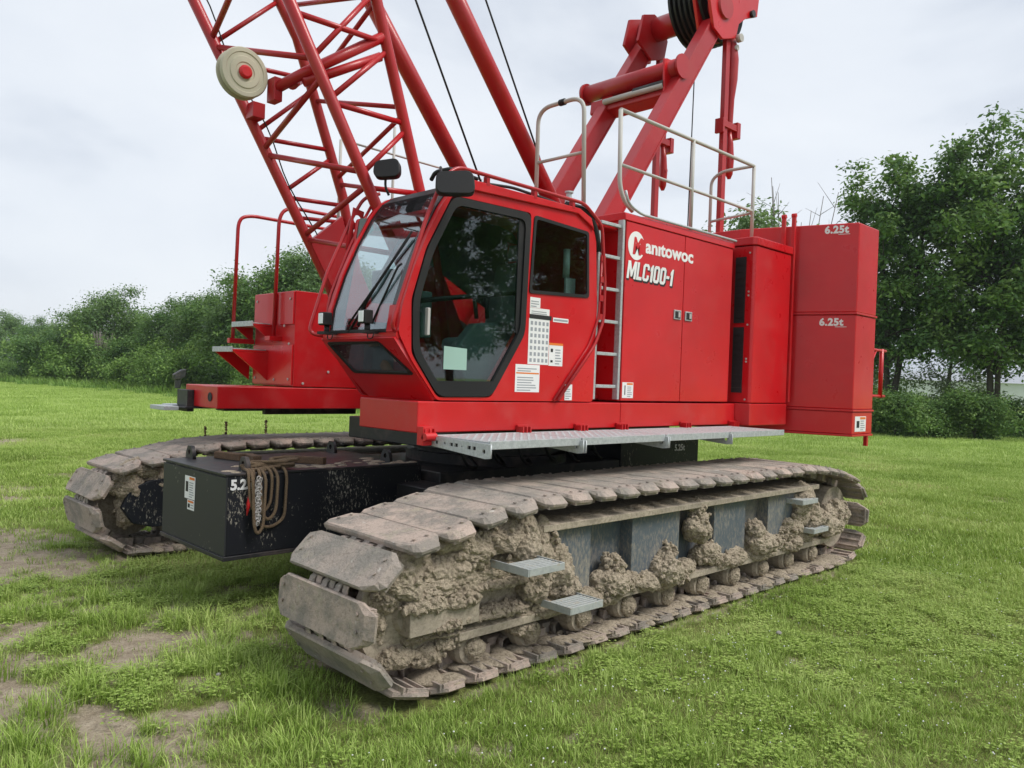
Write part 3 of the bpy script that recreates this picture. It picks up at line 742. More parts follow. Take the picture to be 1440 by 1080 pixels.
# ---- ladder
b = MB()
lad = MB().box(5.262, 5.29, 4.375, 4.43, 1.60, 3.05)
lad2 = MB().box(5.566, 5.595, 4.352, 4.41, 1.60, 3.19)
lo = cpart(lad2.build('ladder', 'galvanised', bevel=.004)); lo['label'] = 'grey access ladder between the cab and the doors'
lad.build('ladder_rail', 'galvanised', lo, .004)
for k in range(6):
    b = MB(); z = 1.70+k*.283; b.box(5.29, 5.566, 4.37, 4.40, z, z+.028); b.build('rung', 'galvanised', lo, .004)

# ---- cab
PR = [(3.52, 1.58), (3.29, 1.85), (3.17, 2.035), (3.195, 2.22), (3.28, 2.48), (3.385, 2.72), (3.50, 2.94), (3.60, 3.08), (3.70, 3.15), (4.90, 3.15), (5.08, 3.11), (5.19, 2.99), (5.235, 2.4), (5.225, 1.58)]
Dg = [(3.60, 3.035), (4.40, 3.045), (4.375, 2.10), (4.04, 1.605), (3.525, 1.60), (3.285, 1.90), (3.27, 2.27), (3.38, 2.63)]
Rw = [(4.435, 3.03), (5.085, 3.00), (5.115, 2.455), (4.405, 2.425)]
cab = plate('cab', PR, [Dg, Rw], 'red', XZ(4.37), .05, None, .035); cpart(cab); cab['label'] = 'red operator cab with dark glass and curved windscreen'
plate('far_side_wall', PR, [[(3.42, 2.95), (5.0, 3.0), (5.05, 2.2), (3.30, 2.1)]], 'red', XZ(5.27), .04, cab, .03)
def inset(poly, d):
    n = len(poly); out_ = []
    A = sum(poly[i][0]*poly[(i+1) % n][1]-poly[(i+1) % n][0]*poly[i][1] for i in range(n))
    sg = 1 if A > 0 else -1
    for i in range(n):
        p0 = Vector(poly[i-1]); p1 = Vector(poly[i]); p2 = Vector(poly[(i+1) % n])
        e1 = (p1-p0).normalized(); e2 = (p2-p1).normalized()
        n1 = Vector((-e1.y, e1.x))*sg; n2 = Vector((-e2.y, e2.x))*sg
        bs = (n1+n2).normalized(); k = d/max(.3, bs.dot(n1)); out_.append(tuple(p1+bs*k))
    return out_
door = plate('cab_door', inset(Dg, .006), [inset(Dg, .062)], 'black_rubber', XZ(4.352), .035, cab, .07)
plate('door_glass', inset(Dg, .055), [], 'glass_side', XZ(4.355), .006, door)
plate('door_reveal', inset(Dg, .058), [inset(Dg, .072)], 'red_frame', XZ(4.385), .02, door)
b = MB(); b.box(3.40, 3.425, 4.325, 4.36, 2.03, 2.22); b.build('door_handle', 'steel_pin', door, .006)
b = MB(); b.tube([(3.33, 4.41, 2.26), (3.75, 4.41, 2.33), (4.36, 4.41, 2.42)], .018, 8); b.build('grab_bar', 'black_rubber', door)
plate('door_sill', [(3.56, 1.625), (4.02, 1.63), (4.085, 1.725), (3.475, 1.715)], [], 'black_rubber', XZ(4.351), .03, door)
plate('door_post', [(4.275, 2.98), (4.345, 2.98), (4.345, 2.12), (4.31, 2.06), (4.275, 2.12)], [], 'black_rubber', XZ(4.358), .02, door)
rw = plate('side_window', inset(Rw, -.004), [inset(Rw, .022)], 'black_rubber', XZ(4.342), .012, cab, .03)
plate('window_glass', inset(Rw, .015), [], 'glass_side', XZ(4.347), .005, rw)
plate('green_notice', [(3.575, 1.80), (3.79, 1.80), (3.79, 1.955), (3.575, 1.965)], [], 'paper_green', XZ(4.3505), .002, door)
# roof, front and rear skins follow the same profile
def skin(name, prof, y0, y1, mat, th=.03, parent=cab, smooth=True):
    n = len(prof); nn = []
    for i in range(n):
        a = Vector(prof[max(0, i-1)]); c = Vector(prof[min(n-1, i+1)]); d = (c-a).normalized(); nn.append(Vector((d.y, -d.x)))
    s = MB(); vs = []
    for y in (y0, y1):
        for i, p in enumerate(prof): vs.append((p[0], y, p[1]))
        for i, p in enumerate(prof): vs.append((p[0]+nn[i].x*th, y, p[1]+nn[i].y*th))
    fs = []
    for i in range(n-1):
        fs += [(i, i+1, 2*n+i+1, 2*n+i), (n+i, 3*n+i, 3*n+i+1, n+i+1)]
        fs += [(i, n+i, n+i+1, i+1), (2*n+i, 2*n+i+1, 3*n+i+1, 3*n+i)]
    fs += [(0, 2*n, 3*n, n), (n-1, 2*n-1, 4*n-1, 3*n-1)]
    s.add(vs, fs, False)
    return s.build(name, mat, parent, .004)
skin('roof_shell', PR[8:14], 4.39, 5.25, 'red')
skin('roof_visor', PR[6:9], 4.47, 5.19, 'black_rubber', .02)
b = MB(); b.prism([(3.60, 3.165), (3.68, 3.175), (4.95, 3.175), (5.1, 3.12), (5.14, 3.02), (5.11, 3.05), (4.93, 3.13), (3.66, 3.10)], 'y', 4.322, 4.345); b.build('roof_gutter', 'red', cab, .006)
# A pillars (red) and black inner trim
ws = PR[2:8]
skin('pillar', ws[:2], 4.392, 4.462, 'red', -.02)
skin('corner_glass', ws[1:], 4.392, 4.44, 'black_gloss', -.012)
skin('pillar', ws, 5.205, 5.25, 'red', -.02)
skin('windscreen_trim', ws, 4.431, 4.462, 'black_rubber', .015); skin('windscreen_trim', ws, 5.175, 5.204, 'black_rubber', .015)
skin('windscreen', ws, 4.462, 5.175, 'glass_front', .006)
b = MB(); b.box(3.155, 3.19, 4.46, 5.18, 2.035, 2.06); b.build('windscreen_trim', 'black_rubber', cab, .004)
# knee band and lower front panel with its window
kn = Vector((PR[2][0], PR[2][1])); bt = Vector((PR[0][0], PR[0][1])); 
e1 = Vector((PR[1][0]-PR[2][0], 0, PR[1][1]-PR[2][1])).normalized()
skin('knee_band', [(3.175, 1.985), (3.158, 2.01), (3.158, 2.035), (3.178, 2.058), (3.22, 2.066)], 4.356, 5.285, 'red', .03)
lowp = [(3.53, 1.575), (3.172, 1.995)]
dv = Vector((lowp[1][0]-lowp[0][0], 0, lowp[1][1]-lowp[0][1])); Ln = dv.length; dv.normalize()
nv = Vector((-dv.z, 0, dv.x)).normalized(); nv = nv if nv.x < 0 else -nv
ML = Matrix(((0, dv.x, nv.x, 3.515), (-1, 0, 0, 5.28), (0, dv.z, nv.z, 1.585), (0, 0, 0, 1)))
w_ = .92
fw = [(.06, Ln-.03), (w_-.20, Ln-.03), (w_-.035, Ln-.31), (.15, Ln-.31)]
lp = plate('lower_front_panel', [(0, Ln), (w_, Ln), (w_, 0), (.13, 0), (.10, .05), (0, Ln-.1)], [fw], 'red', ML, .03, cab, .0)
plate('foot_window_seal', inset(fw, -.005), [inset(fw, .016)], 'black_rubber', T(nv*.018) @ ML, .012, lp, .03)
plate('foot_window', inset(fw, .01), [], 'glass_foot', T(nv*.01) @ ML, .006, lp)
plate('inner_lining', inset(PR, .03), [[(3.42, 2.95), (5.0, 3.0), (5.05, 2.2), (3.30, 2.1)]], 'interior_grey', XZ(5.235), .01, cab, .03)
b = MB(); b.box(3.6, 5.2, 4.40, 5.25, 1.585, 1.63); b.build('cab_floor', 'black_steel', cab)
b = MB(); b.box(5.12, 5.16, 4.40, 5.25, 1.63, 2.3); b.box(3.5, 3.7, 5.12, 5.24, 1.63, 2.15); b.build('rear_bulkhead', 'interior_grey', cab)
b = MB()   # seat
b.box(4.12, 4.58, 4.62, 5.08, 1.95, 2.07); st = b.build('seat_cushion', 'seat_fabric', cab, .05, 3)
b = MB(); b.prism([(4.52, 2.05), (4.64, 2.05), (4.78, 2.72), (4.68, 2.74)], 'y', 4.66, 5.04); b.build('seat_back', 'seat_fabric', cab, .04, 3)
b = MB(); b.prism([(4.72, 2.76), (4.78, 2.76), (4.80, 2.9), (4.75, 2.9)], 'y', 4.74, 4.96); b.build('headrest', 'seat_fabric', cab, .03, 3)
b = MB(); b.box(4.2, 4.55, 4.7, 5.0, 1.63, 1.95); b.build('seat_base', 'black_steel', cab, .02)
b = MB(); b.prism([(3.95, 1.63), (4.45, 1.63), (4.5, 2.22), (4.0, 2.16), (3.8, 1.95)], 'y', 4.5, 4.6); b.build('side_console', 'interior_grey', cab, .02, 3)
b = MB(); b.box(3.52, 3.62, 4.95, 5.2, 2.3, 2.55); b.box(3.45, 3.55, 4.47, 4.55, 2.02, 2.35); b.build('display_console', 'interior_grey', cab, .01)
b = MB(); b.tube([(4.05, 4.55, 2.2), (4.02, 4.55, 2.36)], .016, 8); b.tube([(4.16, 4.55, 2.21), (4.14, 4.55, 2.38)], .016, 8); b.build('control_lever', 'black_rubber', cab)
b = MB(); b.box(4.98, 5.10, 4.48, 4.50, 2.46, 2.62); b.cyl((5.0, 4.5, 2.62), (5.0, 4.5, 2.86), .03, 10); b.build('extinguisher', 'white_lamp', cab)
# stickers on the cab side
FR = XZ(0)
y_s = 4.3440
grid = [(.08+.19*i, .05+.135*j, .19+.19*i, .13+.135*j, 'grey_print') for i in range(5) for j in range(7)]
sticker(cab, T((4.415, y_s, 1.87)) @ FR, .235, .36, grid, 'chart_sticker')
sticker(cab, T((4.42, y_s, 2.245)) @ FR, .225, .068, lines(3), 'chart_sticker')
sticker(cab, T((4.42, y_s, 2.315)) @ FR, .115, .08, lines(3), 'chart_sticker')
b = MB(); b.box(4.42, 4.67, y_s-.002, y_s, 2.228, 2.262); b.build('black_strip', 'black_print', cab)
sticker(cab, T((4.69, y_s, 2.22)) @ FR, .185, .035, [(.05, .3, .95, .7, 'grey_print')], 'strip_sticker', 'white_print')
sticker(cab, T((4.655, y_s, 1.865)) @ FR, .165, .185, lines(6, .45)+[(0, .9, 1, 1, 'orange_print'), (.12, .6, .28, .75, 'black_print'), (.12, .15, .28, .25, 'black_print')])
sticker(cab, T((4.285, y_s, 1.65)) @ FR, .27, .215, lines(6, .08, .92, .05, .6)+lines(2, .08, .92, .75, .92)+[(.03, .66, .97, .71, 'orange_print')])
sticker(cab, T((4.86, y_s-.002, 1.59)) @ FR, .09, .13, lines(5), 'small_sticker')
# guard rail tube round the cab, mirrors, lamps, wipers
gy = 4.325
def gr(pts, r=.014, name='guard_tube', mat='red_tube', par=cab, f=.07, seg=9):
    b = MB(); b.tube(fillet(pts, f), r, seg); return b.build(name, mat, par)
gr([(3.15, gy+.03, 2.04), (3.10, gy, 2.08), (3.23, gy, 2.46), (3.36, gy, 2.84), (3.50, gy, 3.14), (3.62, gy, 3.235), (5.00, gy, 3.225), (5.24, gy, 3.08), (5.305, gy, 2.6), (5.305, gy, 2.28), (5.20, gy, 2.06), (4.76, gy, 1.59)], .015)
gr([(5.27, gy+.01, 2.9), (5.25, gy+.01, 2.3), (5.14, gy+.01, 2.06), (4.72, gy+.01, 1.59)], .010)
for z in (2.78, 2.60, 2.44, 2.28):
    b = MB(); b.box(5.245, 5.30, gy-.004, gy+.006, z, z+.05); b.build('guard_web', 'red_tube', cab)
gr([(3.17, 5.29, 2.02), (3.08, 5.36, 2.04), (3.22, 5.36, 2.5), (3.42, 5.36, 2.95), (3.52, 5.34, 3.14), (3.60, 5.24, 3.17)], .014)
gr([(3.17, 5.25, 2.02), (3.20, 5.285, 2.3), (3.38, 5.285, 2.75), (3.55, 5.27, 3.08)], .012)
o = plate('guard_plate', [(-.07, 0), (.05, 0), (.09, .32), (-.01, .34)], [circ(-.0, .06, .03), circ(.015, .15, .022), circ(.03, .25, .035)], 'red_tube', T((3.42, 5.32, 2.70)) @ XZ(0), .008, cab)
for x in (3.9, 4.4, 4.85):
    b = MB(); b.box(x, x+.03, gy-.005, 4.36, 3.16, 3.225); b.build('roof_rail_post', 'red_tube', cab)
gr([(3.75, 4.42, 3.18), (4.3, 4.46, 3.24), (4.75, 4.42, 3.20), (5.05, 4.42, 3.15)], .012, 'roof_cable', 'black_rubber')
gr([(4.86, 4.40, 3.20), (5.06, 4.36, 3.19), (5.19, 4.35, 3.05), (5.24, 4.36, 2.86)], .028, 'intake_hose', 'black_rubber', f=.1)
b = MB(); b.lathe((5.0, 4.5, 3.17), (0, 0, 1), [(0, .028), (.08, .028), (.08, .034), (.12, .034), (.12, .024), (.16, .024), (.165, .036), (.18, .036), (.185, 0)], 16); b.build('breather', 'galvanised', cab)
def mirror(c, w, h, name, rz, parent):
    M = T(c) @ Matrix.Rotation(rz, 4, 'Z') @ Matrix.Rotation(R(-12), 4, 'X')
    pl_ = [(-w/2, -h/2+.03), (-w/2+.03, -h/2), (w/2-.02, -h/2+.01), (w/2, -h/2+.04), (w/2-.01, h/2-.03), (w/2-.04, h/2), (-w/2+.02, h/2-.02), (-w/2, h/2-.05)]
    return plate(name, pl_, [], 'black_rubber', M @ Matrix(((1, 0, 0, 0), (0, 0, -1, 0), (0, 1, 0, 0), (0, 0, 0, 1))), .05, parent, .03, .006)
mirror((3.50, 4.20, 3.075), .26, .17, 'mirror', R(-38), cab)
gr([(3.47, 4.33, 3.20), (3.42, 4.26, 3.14), (3.46, 4.22, 3.08)], .010, 'mirror_arm', 'black_rubber', f=.03)
mirror((3.56, 5.09, 3.33), .20, .15, 'mirror', R(-52), cab)
gr([(3.60, 5.12, 3.14), (3.57, 5.13, 3.2), (3.57, 5.13, 3.28)], .010, 'mirror_arm', 'black_rubber', f=.03)
gr([(3.62, 4.62, 3.19), (3.60, 4.55, 3.23), (3.66, 4.45, 3.25), (3.9, 4.43, 3.22)], .016, 'wiper_motor_arm', 'black_rubber', f=.03)
for y in (5.10, 4.58):
    b = MB(); b.box(3.03, 3.10, y-.04, y+.04, 2.09, 2.185); l_ = b.build('work_lamp', 'black_rubber', cab, .008)
    b = MB(); b.box(3.022, 3.03, y-.028, y+.028, 2.10, 2.175); b.build('lamp_lens', 'white_lamp', l_, .003)
    b = MB(); b.cyl((3.08, y, 2.03), (3.08, y, 2.09), .02, 10); b.box(3.03, 3.14, y-.05, y+.05, 2.025, 2.045); b.build('lamp_bracket', 'black_rubber', l_)
    gr([(3.10, y-.05, 2.03), (3.10, y-.04, 1.99), (3.11, y+.04, 1.99), (3.12, y+.05, 2.03)], .004, 'lamp_cable', 'black_rubber')
gr([(3.16, 4.93, 2.045), (3.22, 4.72, 2.35), (3.36, 4.52, 2.72)], .010, 'wiper_arm', 'black_rubber', f=.02)
gr([(3.135, 4.90, 2.10), (3.225, 4.70, 2.38), (3.37, 4.50, 2.76)], .008, 'wiper_blade', 'black_rubber', f=.02)
gr([(3.17, 4.66, 2.10), (3.26, 4.50, 2.50), (3.28, 4.48, 2.52)], .008, 'wiper_arm', 'black_rubber', f=.02)
gr([(3.55, 4.75, 2.9), (3.35, 5.0, 2.3), (3.3, 5.03, 2.1)], .012, 'inner_frame_bar', 'black_rubber', f=.02)
gr([(3.52, 4.5, 2.93), (3.52, 5.15, 2.93)], .015, 'sun_blind_bar', 'black_rubber')
b = MB(); b.cyl((3.42, 5.34, 2.46), (3.36, 5.37, 2.47), .045, 14); o = b.build('work_lamp', 'black_rubber', cab)
b = MB(); b.cyl((3.358, 5.371, 2.471), (3.352, 5.374, 2.472), .04, 14); b.build('lamp_lens', 'white_lamp', o)

# ---- far side tool box, steps and hand rails
b = MB(); b.box(4.14, 6.0, 7.48, 8.36, 1.585, 2.585)
box = cpart(b.build('side_tool_box', 'red_frame', bevel=.006)); box['label'] = 'red box with bolted panels and steps in front of the boom foot'
b = MB(); b.box(4.12, 4.139, 7.49, 7.80, 2.235, 2.578); b.box(4.12, 4.139, 7.87, 8.35, 2.235, 2.578); b.build('upper_panel', 'red', box, .004)
b = MB(); b.box(4.12, 4.139, 7.49, 8.35, 1.60, 2.02); b.build('lower_panel', 'red', box, .004)
for y, z in ((7.55, 2.50), (8.28, 2.50), (7.55, 1.66), (7.85, 1.65), (8.28, 1.66), (7.55, 2.03), (7.66, 2.22)):
    b = MB(); b.lathe((4.119, y, z), (-1, 0, 0), [(0, .014), (.008, .014), (.01, 0)], 8); b.build('bolt', 'steel_pin', box)
for x, z in ((4.6, 2.5), (4.55, 1.75), (4.25, 1.62), (5.0, 1.65)):
    b = MB(); b.lathe((x, 7.479, z), (0, -1, 0), [(0, .014), (.008, .014), (.01, 0)], 8); b.build('bolt', 'steel_pin', box)
for yy0, yy1, z, dx in ((7.92, 8.40, 2.235, .22), (8.0, 8.46, 1.955, .40)):
    b = MB(); b.box(4.12-dx, 4.13, yy0, yy1, z-.02, z); s = b.build('step_bracket', 'red_frame', box, .003)
    b = MB(); b.prism([(4.125-dx, z-.022), (4.125, z-.022), (4.125, z-.022-dx*.75)], 'y', yy0, yy0+.02); b.prism([(4.125-dx, z-.022), (4.125, z-.022), (4.125, z-.022-dx*.75)], 'y', yy1-.02, yy1); b.build('step_gusset', 'red_frame', box)
    b = MB(); b.box(4.10-dx, 4.118-dx, yy0, yy1, z-.028, z+.028); b.box(4.118-dx, 4.10, yy0+.01, yy1-.01, z+.001, z+.012); b.build('step_tread', 'galvanised', box, .003)
b = MB(); b.box(3.85, 4.14, 8.37, 8.43, 2.03, 2.085); b.build('rail_socket', 'red_frame', box, .004)
b = MB(); b.box(4.0, 4.14, 7.75, 7.86, 2.06, 2.11); b.build('rail_socket', 'red_frame', box, .004)
gr([(3.90, 8.40, 2.06), (3.92, 8.40, 3.40), (4.05, 8.40, 3.46), (5.3, 8.40, 3.46), (5.35, 8.40, 2.6)], .020, 'hand_rail', 'red_tube', box, .12)
gr([(4.07, 7.80, 2.08), (4.09, 7.80, 3.40), (4.20, 7.80, 3.50), (4.9, 7.80, 3.50), (5.0, 7.80, 2.6)], .020, 'hand_rail', 'red_tube', box, .12)

# ---- counterweight
def swept(y, x0): return x0-(y-3.61)*.30
def cwslab(z0, z1, grow=0.0):
    yn, ym, yf = 3.61-grow, YC, 2*YC-3.61+grow
    pts = [(8.80-grow, yn), (8.80-grow-(ym-1.0-yn)*.30, ym-1.0), (8.80-grow-(ym-1.0-yn)*.30, ym+1.0), (8.80-grow, yf), (9.35+grow, yf), (9.62+grow, ym+1.2), (9.62+grow, ym-1.2), (9.35+grow, yn)]
    b = MB(); b.prism([(x, y) for x, y in pts], 'z', z0, z1); return b
cwt = cpart(cwslab(1.27, 1.52).build('counterweight_tray', 'red', bevel=.012)); cwt['label'] = 'lowest counterweight slab with a warning sticker'
s1 = cpart(cwslab(1.545, 2.595).build('counterweight_slab', 'red', bevel=.014)); s1['label'] = 'lower tall red counterweight slab'
s2 = cpart(cwslab(2.62, 3.61).build('counterweight_slab', 'red', bevel=.014)); s2['label'] = 'upper tall red counterweight slab'
for z, par in ((1.52, cwt), (2.595, s1)): cwslab(z, z+.024, .012).build('seam_flange', 'red_frame', par, .006)
cwslab(1.245, 1.268, .01).build('seam_flange', 'red_frame', cwt, .004)
def cwM(y, z, dx=.004):   # matrix on the swept front face, text runs toward the near end
    dxy = Vector((.30, -1.0, 0)).normalized(); nn = Vector((-1.0, -.30, 0)).normalized()
    p = Vector((8.80-(y-3.61)*.30, y, z))+nn*dx
    return Matrix(((dxy.x, 0, nn.x, p.x), (dxy.y, 0, nn.y, p.y), (0, 1, nn.z, p.z), (0, 0, 0, 1)))
text('tonnage_marking', '6.25t', .112, cwM(3.955, 3.505), 'white_print', s2, 0, .005, .001, 'LEFT', 1.08)
text('tonnage_marking', '6.25t', .112, cwM(3.975, 2.475), 'white_print', s1, 0, .005, .001, 'LEFT', 1.08)
for z, s in ((3.485, s2), (2.455, s1)):
    b = MB(); b.add([(0.15, 0, 0), (.27, 0, 0), (.27, .006, 0), (.15, .006, 0)], [(0, 1, 2, 3)]); me = b.mesh('small_print', 'white_print'); me.transform(cwM(3.96, z, .004)); q = bpy.data.objects.new('small_print', me); COL.objects.link(q); q.parent = s
sticker(cwt, T((8.87, 3.6085, 1.30)) @ XZ(0), .30, .17, lines(5, .5)+[(.45, .8, .95, .95, 'orange_print'), (.15, .25, .4, .7, 'black_print')])
b = MB(); b.box(9.22, 9.26, 3.61, 3.65, 1.13, 1.25); b.build('drain_peg', 'red_frame', cwt)
b = MB(); b.box(9.0, 9.03, 4.0, 4.2, 3.61, 3.66); b.build('lifting_tab', 'steel_pin', s2)
for y in (4.33, 4.21):
    b = MB(); b.box(8.452, 8.49, y-.02, y+.02, 1.6, 3.70); b.cyl((8.47, y-.025, 3.70), (8.47, y+.025, 3.70), .025, 10); o = cpart(b.build('counterweight_hanger', 'red_frame', bevel=.003))
gr([(9.38, 3.74, 2.25), (10.02, 3.74, 2.25)], .018, 'rear_bracket', 'red_frame', s1)
gr([(9.38, 3.74, 1.70), (10.02, 3.74, 1.70)], .018, 'rear_bracket', 'red_frame', s1)
gr([(9.90, 3.74, 1.68), (9.90, 3.74, 2.27)], .026, 'rear_bracket', 'red_frame', s1)
gr([(9.50, 3.74, 1.98), (9.72, 3.74, 2.24)], .014, 'rear_bracket', 'red_frame', s1)

# ---- gantry (A frame)
def Lp(k, s): return 6.45+.578*s + (.816*k), 3.55+.816*s-(.578*k)
gn = None
for y in (5.35, 6.35):
    b = MB()
    base = Vector((6.45+.578*-1.9, y, 3.55+.816*-1.9)); tip = Vector((6.45+.578*3.25, y, 3.55+.816*3.25))
    nrm = Vector((.816, 0, -.578)); c = nrm*.113
    b.bar(base+c, tip+c, .15, .226)
    o = cpart(b.build('gantry_leg', 'red_tube', bevel=.008))
    b = MB()                       # raised edge strips of the box section
    for s in (.012, .214): b.bar(base+nrm*s+Vector((0, -.079, 0)), tip+nrm*s+Vector((0, -.079, 0)), .008, .02)
    b.build('edge_strip', 'red_tube', o)
    if y < 6: gn = o; o['label'] = 'near sloping leg of the gantry'
    else: o['label'] = 'far sloping leg of the gantry'
def lat(name, x, z, y0, y1, r, mat='red_tube', par=None, seg=24):
    b = MB(); b.cyl((x, y0, z), (x, y1, z), r, seg); return b.build(name, mat, par if par else gn)
lat('cross_tube', 7.72, 5.42, 5.27, 6.72, .105); lat('tube_flange', 7.72, 5.42, 6.68, 6.72, .135); lat('tube_flange', 7.72, 5.42, 5.25, 5.275, .14)
b = MB(); b.prism([(7.80, 5.05), (8.02, 5.2), (7.92, 5.35), (7.62, 5.26), (7.60, 5.1)], 'y', 5.43, 6.55); b.build('cross_box', 'red_tube', gn, .02)
lat('hydraulic_cylinder', 7.58, 5.20, 5.42, 6.3, .035, 'steel_pin'); lat('cylinder_body', 7.60, 5.22, 5.42, 5.85, .05, 'black_steel')
b = MB(); b.prism([(7.55, 5.5), (7.86, 5.55), (7.70, 5.02), (7.58, 5.0)], 'y', 5.40, 5.425); b.build('tube_end_plate', 'red', gn, .004)
b = MB(); b.bar((8.02, 5.46, 5.2), (8.11, 5.46, 5.40), .05, .06); b.build('small_box', 'black_steel', gn)
# head of the gantry
for y0, y1 in ((5.23, 5.27), (5.43, 5.47)):
    b = MB(); b.prism([(8.30, 6.05), (8.50, 5.98), (8.80, 6.08), (8.86, 6.28), (9.02, 6.40), (9.30, 6.52), (9.38, 7.1), (8.2, 7.1), (8.1, 6.6)], 'y', y0, y1); b.build('head_plate', 'red', gn, .006)
for y0, y1 in ((6.22, 6.26), (6.44, 6.48)):
    b = MB(); b.prism([(8.12, 6.12), (8.42, 5.95), (8.70, 6.05), (8.76, 6.30), (8.68, 6.50), (8.45, 6.56), (8.22, 6.48)], 'y', y0, y1); b.build('head_plate', 'red_tube', gn, .006)
lat('head_tube', 8.52, 6.38, 5.2, 6.6, .15); lat('pin_cap', 8.56, 6.45, 5.215, 5.23, .07, 'steel_pin'); lat('pin_cap', 9.0, 6.72, 5.215, 5.235, .06, 'black_print')
b = MB(); b.lathe((8.70, 5.38, 6.58), (0, 1, 0), [(0, .1), (0, .52), (.03, .53), (.05, .44), (.07, .53), (.10, .53), (.12, .44), (.14, .53), (.17, .53), (.19, .44), (.21, .53), (.24, .53), (.26, .44), (.28, .53), (.31, .53), (.33, .44), (.35, .53), (.38, .53), (.40, .44), (.42, .53), (.46, .52), (.46, .1)], 40); b.build('sheave_pack', 'black_rubber', gn)
lat('pin_cap', 8.84, 6.09, 5.17, 5.23, .05, 'steel_pin'); lat('pin_cap', 9.15, 6.50, 5.19, 5.23, .045, 'black_steel')
# tension links behind the gantry
for y in (5.3, 6.3):
    b = MB(); b.box(8.66, 8.75, y-.03, y+.03, 2.6, 6.12); lk = cpart(b.build('back_link', 'red_tube', bevel=.004))
    b = MB(); b.tube([(8.86, y, 6.12), (8.84, y, 6.0), (8.86, y, 5.85), (8.86, y, 5.6), (8.85, y, 5.35), (8.84, y, 5.05), (8.84, y, 4.95)], [.03, .065, .075, .07, .045, .042, .03], 10); b.build('turnbuckle', 'red_tube', lk)
    b = MB(); b.box(8.62, 9.02, y-.05, y+.05, 4.96, 5.04); b.box(8.94, 9.02, y-.06, y+.06, 4.88, 5.08); b.box(8.6, 8.64, y-.06, y+.06, 4.88, 5.06); b.build('link_clamp', 'red_tube', lk, .006)
    b = MB(); b.tube([(8.84, y, 4.95), (8.87, y, 4.8), (8.88, y, 4.6), (8.87, y, 4.42), (8.88, y, 4.36)], [.03, .045, .055, .05, .02], 8); b.cyl((8.87, y-.06, 4.62), (8.87, y+.06, 4.62), .025, 8); b.build('link_eye', 'red_tube', lk)
    b = MB(); b.cyl((8.84, y-.08, 5.98), (8.84, y+.08, 5.98), .035, 10); b.build('link_pin', 'steel_pin', lk)
b = MB(); b.tube([(8.83, 5.83, 6.4), (8.79, 5.83, 3.0)], .008, 6); o = cpart(b.build('gantry_rope', 'black_rubber'))

# ---- boom
FA = lambda z, w: None
Cn = [(3.53, 5.25, 3.13), (2.77, 5.25, 4.40)]
def line(p, q, z):
    k = (z-p[2])/(q[2]-p[2]); return Vector((p[0]+(q[0]-p[0])*k, p[1]+(q[1]-p[1])*k, z))
CH_ = {'C': ((3.54, 5.25, 3.13), (2.77, 5.25, 4.40)), 'A': ((3.55, 6.45, 3.13), (2.75, 6.45, 4.42)),
       'D': ((3.95, 5.25, 3.40), (3.51, 5.25, 4.66)), 'B': ((4.00, 6.45, 3.43), (3.47, 6.45, 4.76))}
c_ = lambda k, z: line(*CH_[k], z)
b = MB()      # butt: pair of foot plates per side
FP = [(3.66, 2.92), (3.99, 3.20), (4.04, 3.05), (4.55, 2.1), (4.62, 1.75), (4.5, 1.62), (4.35, 1.7), (4.24, 2.0)]
b.prism(FP, 'y', 5.24, 5.30)
boom = cpart(b.build('boom', 'red_tube', bevel=.006)); boom['label'] = 'red tubular lattice boom leaning up to the left'
b = MB(); b.prism(FP, 'y', 6.40, 6.46); b.build('foot_plate', 'red_tube', boom, .006)
for k in 'ABCD':
    lo = {'A': 2.0, 'C': 2.0, 'B': 2.0, 'D': 2.0}[k]
    top = 7.5
    kink = c_(k, 3.1 if k in 'AC' else 3.3)
    p0 = Vector((4.35, kink.y, 1.9)) if k in 'BD' else Vector((4.2, kink.y, 1.95))
    b = MB()
    if k in 'BD': b.tube([p0, Vector((4.18, kink.y, 2.75)), c_(k, 3.4), c_(k, 4.7)]+[c_(k, 4.7)+(Vector((-.57, 0, .82)))*1.8], .046, 14)
    else: b.tube([p0, c_(k, 2.6), c_(k, top)], .046, 14)
    b.build('chord', 'red_tube', boom)
def lace(p, q, r=.021, name='lacing'):
    b = MB(); b.cyl(p, q, r, 10); return b.build(name, 'red_tube', boom)
# front face A-C : zig-zag and bars
def zof(k, px): pass
for ka, za, kb, zb, r_ in (('A', 4.39, 'C', 4.05, .024), ('C', 3.93, 'A', 3.66, .024), ('A', 3.61, 'C', 3.31, .024), ('C', 3.22, 'A', 2.98, .024), ('A', 2.94, 'C', 2.72, .022), ('A', 4.45, 'C', 4.80, .024), ('C', 4.85, 'A', 5.15, .024), ('A', 5.2, 'C', 5.5, .024),
                           ('A', 4.42, 'B', 5.02, .02), ('A', 4.30, 'B', 4.37, .02), ('A', 3.79, 'B', 4.28, .02), ('A', 3.74, 'B', 3.79, .02), ('A', 3.33, 'B', 3.72, .02), ('A', 3.28, 'B', 3.31, .02), ('A', 3.12, 'B', 3.16, .018), ('A', 5.1, 'B', 5.1, .02),
                           ('C', 4.33, 'D', 4.36, .022), ('C', 4.06, 'D', 4.72, .022), ('C', 3.80, 'D', 4.31, .022), ('C', 3.77, 'D', 3.78, .022), ('C', 3.30, 'D', 3.73, .022), ('C', 3.2, 'D', 3.25, .02), ('C', 5.0, 'D', 5.0, .022),
                           ('B', 4.20, 'D', 3.90, .02), ('B', 3.55, 'D', 3.84, .02), ('B', 3.5, 'D', 3.24, .02), ('B', 4.3, 'D', 4.66, .02), ('B', 4.95, 'D', 4.7, .02)):
    lace(c_(ka, za), c_(kb, zb), r_)
